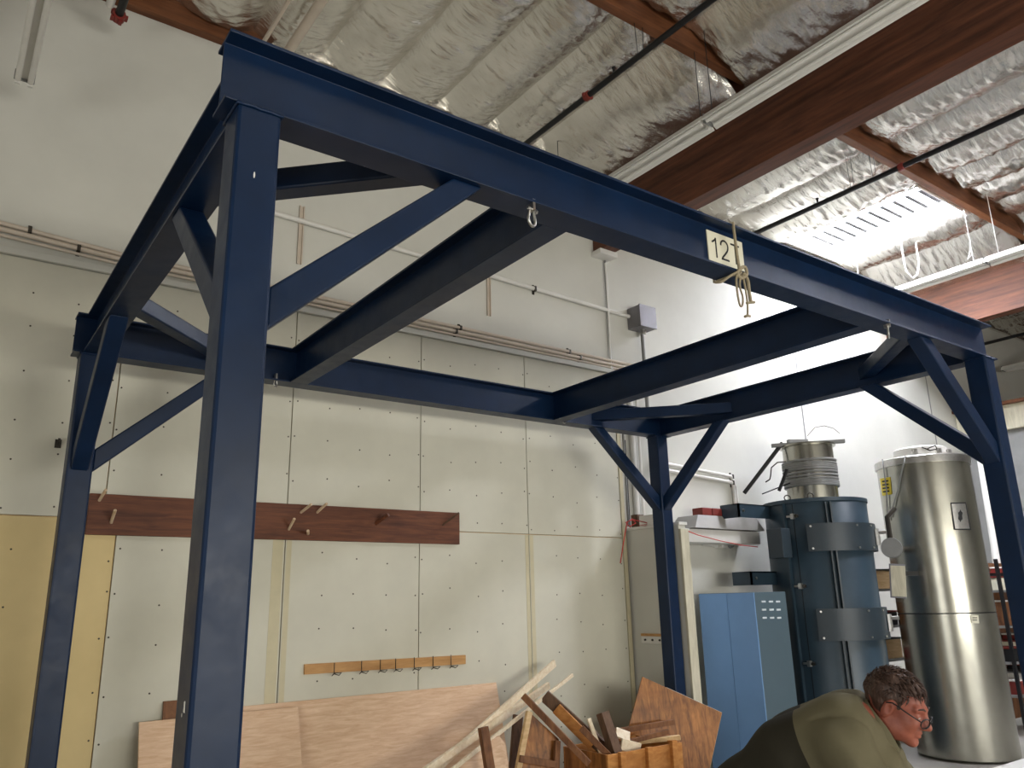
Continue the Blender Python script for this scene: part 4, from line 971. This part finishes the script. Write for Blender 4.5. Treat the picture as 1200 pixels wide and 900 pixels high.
def frame(yaw):
    y = math.radians(yaw); rh = Vector((RGT.x, RGT.y, 0)).normalized(); fh = Vector((FWD.x, FWD.y, 0)).normalized()
    F = rh * math.cos(y) - fh * math.sin(y); return F, Vector((F.y, -F.x, 0))
HF, HS = frame(42); BF, BS = frame(30)
PITCH = math.radians(22)
def head_world(p):
    f = p[0] * math.cos(PITCH) + p[2] * math.sin(PITCH); z = -p[0] * math.sin(PITCH) + p[2] * math.cos(PITCH)
    return HEAD + HF * f + HS * p[1] + Vector((0, 0, z))
def body_world(p): return HEAD + BF * (p[0] + 0.065) + BS * p[1] + Vector((0, 0, p[2] + (0.022 if p[2] > -0.3 else 0.022 * max(0.0, 1 + (p[2] + 0.3) / 0.12))))
def sdf_head(X, Y, Z):
    A = np.abs(Y)
    d = ell(X, Y, Z, (-0.022, 0, 0.032), (0.098, 0.077, 0.086))
    d = smin(d, ell(X, Y, Z, (0.03, 0, -0.03), (0.066, 0.061, 0.086)), 0.03)
    d = smin(d, ell(X, A, Z, (0.015, 0.035, -0.075), (0.055, 0.028, 0.036)), 0.025)
    d = smin(d, ell(X, Y, Z, (0.073, 0, -0.102), (0.022, 0.024, 0.019)), 0.022)
    d = smin(d, cap(X, A, Z, (0.084, 0.014, 0.022), (0.070, 0.046, 0.024), 0.011, 0.010), 0.014)
    d = smin(d, ell(X, A, Z, (0.062, 0.037, -0.032), (0.026, 0.022, 0.024)), 0.02)
    d = smax(d, -ell(X, A, Z, (0.096, 0.032, 0.002), (0.016, 0.016, 0.011)), 0.010)
    d = smin(d, ell(X, A, Z, (0.074, 0.032, 0.000), (0.0135, 0.014, 0.0115)), 0.004)
    d = smin(d, cap(X, Y, Z, (0.088, 0, 0.014), (0.114, 0, -0.030), 0.0085, 0.0125), 0.012)
    d = smin(d, ell(X, A, Z, (0.101, 0.011, -0.036), (0.013, 0.009, 0.009)), 0.006)
    d = smin(d, cap(X, A, Z, (0.093, 0.0, -0.060), (0.084, 0.021, -0.062), 0.0065, 0.004), 0.006)
    d = smin(d, cap(X, A, Z, (0.091, 0.0, -0.073), (0.083, 0.019, -0.071), 0.0075, 0.004), 0.006)
    d = smax(d, -cap(X, A, Z, (0.101, 0.0, -0.0665), (0.090, 0.022, -0.0665), 0.003, 0.002), 0.004)
    ear = ell(X - 0.2 * (Z + 0.01), A, Z, (-0.014, 0.078, -0.008), (0.021, 0.009, 0.034))
    ear = smax(ear, -ell(X, A, Z, (-0.008, 0.089, -0.006), (0.010, 0.009, 0.020)), 0.004)
    d = smin(d, ear, 0.006)
    d = smin(d, cap(X, Y, Z, (-0.03, 0, -0.06), (-0.095, 0, -0.15), 0.060, 0.068), 0.035)
    return d
def to_obj(P, quads, xf, name, mat, parent=None, extra=None):
    vs = [xf(p) for p in P]
    mb = MB(); mb.v = vs; mb.f = [list(map(int, q)) for q in quads]
    if extra: mb.add(*extra)
    return mb.build(name, mat, parent, smooth=True)
def sdf_torso(X, Y, Z, o=0.0):
    A = np.abs(Y)
    d = cap(X, A, Z, (-0.80, 0.06, -0.50), (-0.64, 0.05, -0.37), 0.13, 0.12)
    d = smin(d, cap(X, A, Z, (-0.64, 0.055, -0.37), (-0.46, 0.075, -0.22), 0.12, 0.13), 0.05)
    d = smin(d, cap(X, A, Z, (-0.46, 0.075, -0.22), (-0.27, 0.085, -0.105), 0.13, 0.11), 0.05)
    d = smin(d, cap(X, A, Z, (-0.22, 0.05, -0.09), (-0.25, 0.195, -0.14), 0.085, 0.072), 0.06)
    d = smin(d, cap(X, A, Z, (-0.27, 0.06, -0.16), (-0.17, 0.075, -0.24), 0.11, 0.09), 0.05)
    d = smin(d, cap(X, A, Z, (-0.24, 0.20, -0.15), (-0.08, 0.26, -0.40), 0.070, 0.054), 0.04)
    return d - o
def sdf_arms(X, Y, Z, o=0.0):
    A = np.abs(Y)
    return cap(X, A, Z, (-0.08, 0.26, -0.40), (0.07, 0.17, -0.472), 0.048 + o, 0.034 + o)
def sdf_hand(X, Y, Z):
    A = np.abs(Y) - 0.015; X = X + 0.03; Z = Z + 0.02
    d = cap(X, A, Z, (0.09, 0.155, -0.455), (0.15, 0.125, -0.462), 0.031, 0.024)
    d = smin(d, ell(X, A, Z, (0.185, 0.11, -0.472), (0.05, 0.04, 0.017)), 0.02)
    for k, (l, sp) in enumerate(((0.062, -0.028), (0.074, -0.010), (0.070, 0.009), (0.055, 0.027))):
        b = (0.222, 0.108 + sp, -0.470); m_ = (0.222 + l * .55, 0.104 + sp * 1.15, -0.466); e_ = (0.222 + l, 0.102 + sp * 1.2, -0.482)
        d = smin(d, np.minimum(cap(X, A, Z, b, m_, 0.0095, 0.009), cap(X, A, Z, m_, e_, 0.009, 0.0075)), 0.006)
    d = smin(d, np.minimum(cap(X, A, Z, (0.165, 0.078, -0.474), (0.195, 0.055, -0.478), 0.012, 0.010), cap(X, A, Z, (0.195, 0.055, -0.478), (0.222, 0.048, -0.482), 0.010, 0.008)), 0.01)
    return d
def sdf_legs(X, Y, Z, o=0.0):
    A = np.abs(Y)
    d = cap(X, A, Z, (-0.80, 0.085, -0.53), (-0.70, 0.11, -0.89), 0.098 + o, 0.066 + o)
    d = smin(d, cap(X, A, Z, (-0.70, 0.11, -0.89), (-0.82, 0.115, -fl + 0.09), 0.064 + o, 0.046 + o), 0.03)
    return d
fl = HEAD.z
Ph, Qh = surface_nets(sdf_head, (-0.19, -0.10, -0.20), (0.14, 0.10, 0.14), 0.0036)
def sdf_body(X, Y, Z):
    d = sdf_torso(X, Y, Z); d = smin(d, sdf_arms(X, Y, Z), 0.03); d = smin(d, sdf_hand(X, Y, Z), 0.02)
    d = smin(d, sdf_legs(X, Y, Z), 0.05)
    d = smin(d, cap(X, np.abs(Y), Z, (-0.825, 0.115, -fl + 0.055), (-0.66, 0.13, -fl + 0.035), 0.042, 0.034), 0.02)
    return smin(d, cap(X, Y, Z, (-0.19, 0, -0.10), (-0.075, 0, -0.08), 0.06, 0.05), 0.03)
Pb, Qb = surface_nets(sdf_body, (-1.02, -0.42, -fl - 0.01), (0.34, 0.42, 0.08), 0.013)
Phand, Qhand = surface_nets(lambda X, Y, Z: np.maximum(sdf_hand(X, Y, Z) - 0.0015, 0.10 - X), (0.07, -0.24, -0.54), (0.31, 0.24, -0.43), 0.005)
def skin_mat():
    m = Mat('ruddy_skin', 0.5, 0, 0.4); v = m.coord(); f = m.noise(v, 18, 4)
    m.color(m.ramp(f, [(0.3, lin(132, 72, 58)), (0.7, lin(162, 96, 76))])); m.b.inputs['Subsurface Weight'].default_value = 0.08
    m.b.inputs['Subsurface Radius'].default_value = (0.01, 0.004, 0.002); m.bump(m.noise(v, 160, 2), 0.05, 0.002); return m.m
M['skin'] = skin_mat()
mb = MB(); mb.v = [head_world(p) for p in Ph]; mb.f = [list(map(int, q)) for q in Qh]
mb.add([body_world(p) for p in Pb], [list(map(int, q)) for q in Qb]); mb.add([body_world(p) for p in Phand], [list(map(int, q)) for q in Qhand])
man = tag(mb.build('person', M['skin'], smooth=True), 'man in olive shirt and glasses bending over the white table', 'person')
# clothing
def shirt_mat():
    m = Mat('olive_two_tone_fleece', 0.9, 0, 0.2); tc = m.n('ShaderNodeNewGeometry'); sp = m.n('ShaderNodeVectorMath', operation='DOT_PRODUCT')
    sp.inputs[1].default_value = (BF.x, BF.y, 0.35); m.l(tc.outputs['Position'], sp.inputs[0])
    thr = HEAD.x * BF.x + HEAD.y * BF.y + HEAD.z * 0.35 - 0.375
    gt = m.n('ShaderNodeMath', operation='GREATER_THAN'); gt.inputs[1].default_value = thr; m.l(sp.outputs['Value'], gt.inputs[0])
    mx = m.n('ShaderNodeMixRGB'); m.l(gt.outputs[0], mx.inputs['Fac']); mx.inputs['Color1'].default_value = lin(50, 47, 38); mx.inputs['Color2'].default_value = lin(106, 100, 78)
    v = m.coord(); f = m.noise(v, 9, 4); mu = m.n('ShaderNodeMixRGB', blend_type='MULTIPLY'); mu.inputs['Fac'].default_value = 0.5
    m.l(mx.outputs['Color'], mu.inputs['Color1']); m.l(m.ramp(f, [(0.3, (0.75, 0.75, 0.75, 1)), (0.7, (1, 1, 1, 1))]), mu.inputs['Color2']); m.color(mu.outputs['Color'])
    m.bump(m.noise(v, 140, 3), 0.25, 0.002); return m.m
M['shirt'] = shirt_mat()
M['trouser'] = plain('dark_grey_trousers', lin(48, 48, 52), 0.9); M['shoe'] = plain('black_leather_shoes', lin(26, 24, 22), 0.5)
def fold(X, Y, Z):
    return 0.005 * np.sin(34 * X + 18 * Z + 6 * np.sin(9 * Y)) * np.clip((np.abs(Y) - 0.08) * 8, 0, 1) + 0.004 * np.sin(26 * Z - 30 * X + 11 * Y) + 0.006 * np.exp(-((np.abs(Y) - 0.175 - 0.25 * (Z + 0.15)) / 0.007) ** 2) * (X > -0.36)
def sdf_shirt(X, Y, Z):
    d = smin(sdf_torso(X, Y, Z, 0.016), sdf_arms(X, Y, Z, 0.014), 0.03) + fold(X, Y, Z)
    d = smin(d, cap(X, Y, Z, (-0.20, 0, -0.085), (-0.14, 0, -0.085), 0.078, 0.070), 0.04)
    neck = (X * 0.80 + Z * 0.60 + 0.150) - 10 * (np.abs(Y) > 0.13)
    d = smax(d, neck, 0.008)
    return np.maximum(d, -(X * 0.8 + Z * 0.6 + 0.93))
Ps, Qs = surface_nets(sdf_shirt, (-1.0, -0.44, -0.66), (0.14, 0.44, 0.08), 0.0095)
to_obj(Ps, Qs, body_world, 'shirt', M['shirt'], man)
Pt, Qt = surface_nets(lambda X, Y, Z: np.maximum(smin(sdf_legs(X, Y, Z, 0.018), sdf_torso(X, Y, Z, 0.012), 0.03), X * 0.8 + Z * 0.6 + 0.90), (-1.02, -0.32, -fl + 0.06), (-0.52, 0.32, -0.25), 0.014)
to_obj(Pt, Qt, body_world, 'trousers', M['trouser'], man)
Pf, Qf = surface_nets(lambda X, Y, Z: np.maximum(cap(X, np.abs(Y), Z, (-0.825, 0.115, -fl + 0.06), (-0.66, 0.13, -fl + 0.042), 0.054, 0.043), -(Z + fl - 0.0)), (-0.91, -0.21, -fl - 0.02), (-0.58, 0.21, -fl + 0.14), 0.012)
to_obj(Pf, Qf, body_world, 'shoes', M['shoe'], man)
# collar: a folded band round the neck
m = MB(); rings = 28
for k in range(rings):
    a = 2 * math.pi * k / rings; ca, sa = math.cos(a), math.sin(a)
    open_ = 0.02 * max(0, ca) ** 3
    for rr, hh in ((0.078, -0.03), (0.078, 0.036), (0.085, 0.040), (0.106, -0.025), (0.100, -0.055)):
        c = np.array((-0.150, 0, -0.094)); ax = np.array((0.80, 0, 0.60)); e1 = np.array((0.60, 0, -0.80))
        p = c + e1 * (ca * rr * 1.05 + open_) + np.array((0, 1, 0)) * sa * rr + ax * (hh - 0.03 * max(0, ca) ** 2)
        m.v.append(body_world(p))
for k in range(rings):
    l = (k + 1) % rings
    for i in range(5):
        j = (i + 1) % 5; m.f.append([k * 5 + i, l * 5 + i, l * 5 + j, k * 5 + j])
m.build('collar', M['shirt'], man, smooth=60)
# hair
def sdf_hair(X, Y, Z):
    A = np.abs(Y)
    n_ = 0.0035 * np.sin(70 * X + 40 * Z + 9 * np.sin(30 * Y)) + 0.003 * np.sin(95 * Y + 30 * X) + 0.002 * np.sin(180 * Z + 60 * Y)
    sh = ell(X, Y, Z, (-0.022, 0, 0.034), (0.105, 0.083, 0.092)) + n_
    top = (0.050 + 0.35 * (X - 0.02)) - Z + 1.2 * np.maximum(0, X - 0.062)
    back = np.maximum(X + 0.030 + 0.15 * Z, -0.070 - Z)
    side = np.maximum(np.maximum(X - 0.028, -X - 0.05), 0.012 - Z)
    burn = np.maximum(np.abs(X - 0.018) - 0.010, np.maximum(-0.018 - Z, Z - 0.03))
    keep = np.minimum(np.minimum(top, back), np.minimum(side, burn))
    return smax(sh, keep, 0.008)
Pq, Qq = surface_nets(sdf_hair, (-0.15, -0.11, -0.10), (0.12, 0.11, 0.16), 0.0042)
def hair_mat():
    m = Mat('greying_brown_hair', 0.55, 0, 0.4); v = m.coord((60, 60, 9)); f = m.noise(v, 2.0, 4)
    m.color(m.ramp(f, [(0.3, lin(44, 30, 24)), (0.62, lin(84, 62, 52)), (0.8, lin(140, 126, 116))])); m.bump(f, 0.6, 0.004); return m.m
M['hair'] = hair_mat()
hobj = to_obj(Pq, Qq, head_world, 'hair', M['hair'], man)
rnd = random.Random(11); locks = MB()
for k in range(330):
    a = rnd.uniform(0, 2 * math.pi); u = rnd.uniform(0.15, 1.0)
    d = Vector((math.cos(a) * math.sqrt(1 - u * u), math.sin(a) * math.sqrt(1 - u * u), u))
    p = Vector((-0.022 + d.x * 0.106, d.y * 0.084, 0.034 + d.z * 0.094))
    if p.x > 0.062 and p.z < 0.07: continue
    flow = Vector((0.55, 0.25 * (1 if p.y > 0 else -1), -0.1)) if p.z > 0.06 else Vector((-0.4, 0, -0.8))
    flow = (flow - d * flow.dot(d)).normalized(); L = rnd.uniform(0.018, 0.04)
    q = p + flow * L * 0.5 + d * 0.006; r_ = p + flow * L + d * rnd.uniform(0.0, 0.010)
    locks.tube([head_world(p - d * .004), head_world(q), head_world(r_)], [0.0028, 0.0022, 0.0005], 4)
lk = locks.build('hair_locks', M['hair'], hobj, smooth=True); lk['kind'] = 'stuff'
# brows, eyes, glasses
for s in (-1, 1):
    MB().tube([head_world((0.094, s * 0.016, 0.026)), head_world((0.091, s * 0.034, 0.032)), head_world((0.078, s * 0.050, 0.026))], [0.003, 0.004, 0.002], 6).build('eyebrow', M['hair'], man, smooth=True)
M['eye'] = plain('eye_white', lin(200, 190, 182), 0.25); M['lens'] = plain('spectacle_lens', lin(230, 235, 240), 0.05)
gm = Mat('clear_spectacle_lens', 0.03, 0, 0.5); gm.b.inputs['Transmission Weight'].default_value = 1.0; gm.b.inputs['IOR'].default_value = 1.08; gm.color((0.95, 0.97, 1, 1)); M['lens'] = gm.m
gl = empty('glasses', HEAD); gl.parent = man; gl.location = HEAD - Vector(man.location)
for s in (-1, 1):
    rim = []
    for k in range(20):
        a = 2 * math.pi * k / 20; rim.append(head_world((0.119 - 0.30 * abs(0.034 + 0.027 * math.cos(a)), s * (0.034 + 0.027 * math.cos(a)), -0.014 + 0.018 * math.sin(a))))
    MB().tube(rim, 0.0024, 6, closed=True).build('rim', M['black'], gl, smooth=True)
    c = sum(rim, Vector()) / 20
    lens = MB(); lens.add([c] + rim, [(0, k + 1, (k + 1) % 20 + 1) for k in range(20)]); lens.build('lens', M['lens'], gl, smooth=True)
    MB().tube([head_world((0.101, s * 0.060, -0.008)), head_world((0.05, s * 0.077, 0.006)), head_world((0.0, s * 0.083, 0.020)), head_world((-0.022, s * 0.083, 0.012))], 0.0026, 6).build('temple', M['black'], gl, smooth=True)
    MB().lathe((0, 0, 0), [(0, -0.009), (0.006, -0.007), (0.009, 0), (0.006, 0.007), (0, 0.009)], 12)
    ev = MB().lathe((0, 0, 0), [(0.0001, -0.0102), (0.006, -0.008), (0.0102, 0), (0.006, 0.008), (0.0001, 0.0102)], 14); ev.v = [head_world((p.x + 0.0785, p.y + s * 0.032, p.z - 0.003)) for p in ev.v]
    ev.build('eye', M['eye'], man, smooth=True)
MB().tube([head_world((0.117, -0.009, -0.010)), head_world((0.121, 0, -0.006)), head_world((0.117, 0.009, -0.010))], 0.002, 6).build('bridge', M['black'], gl, smooth=True)
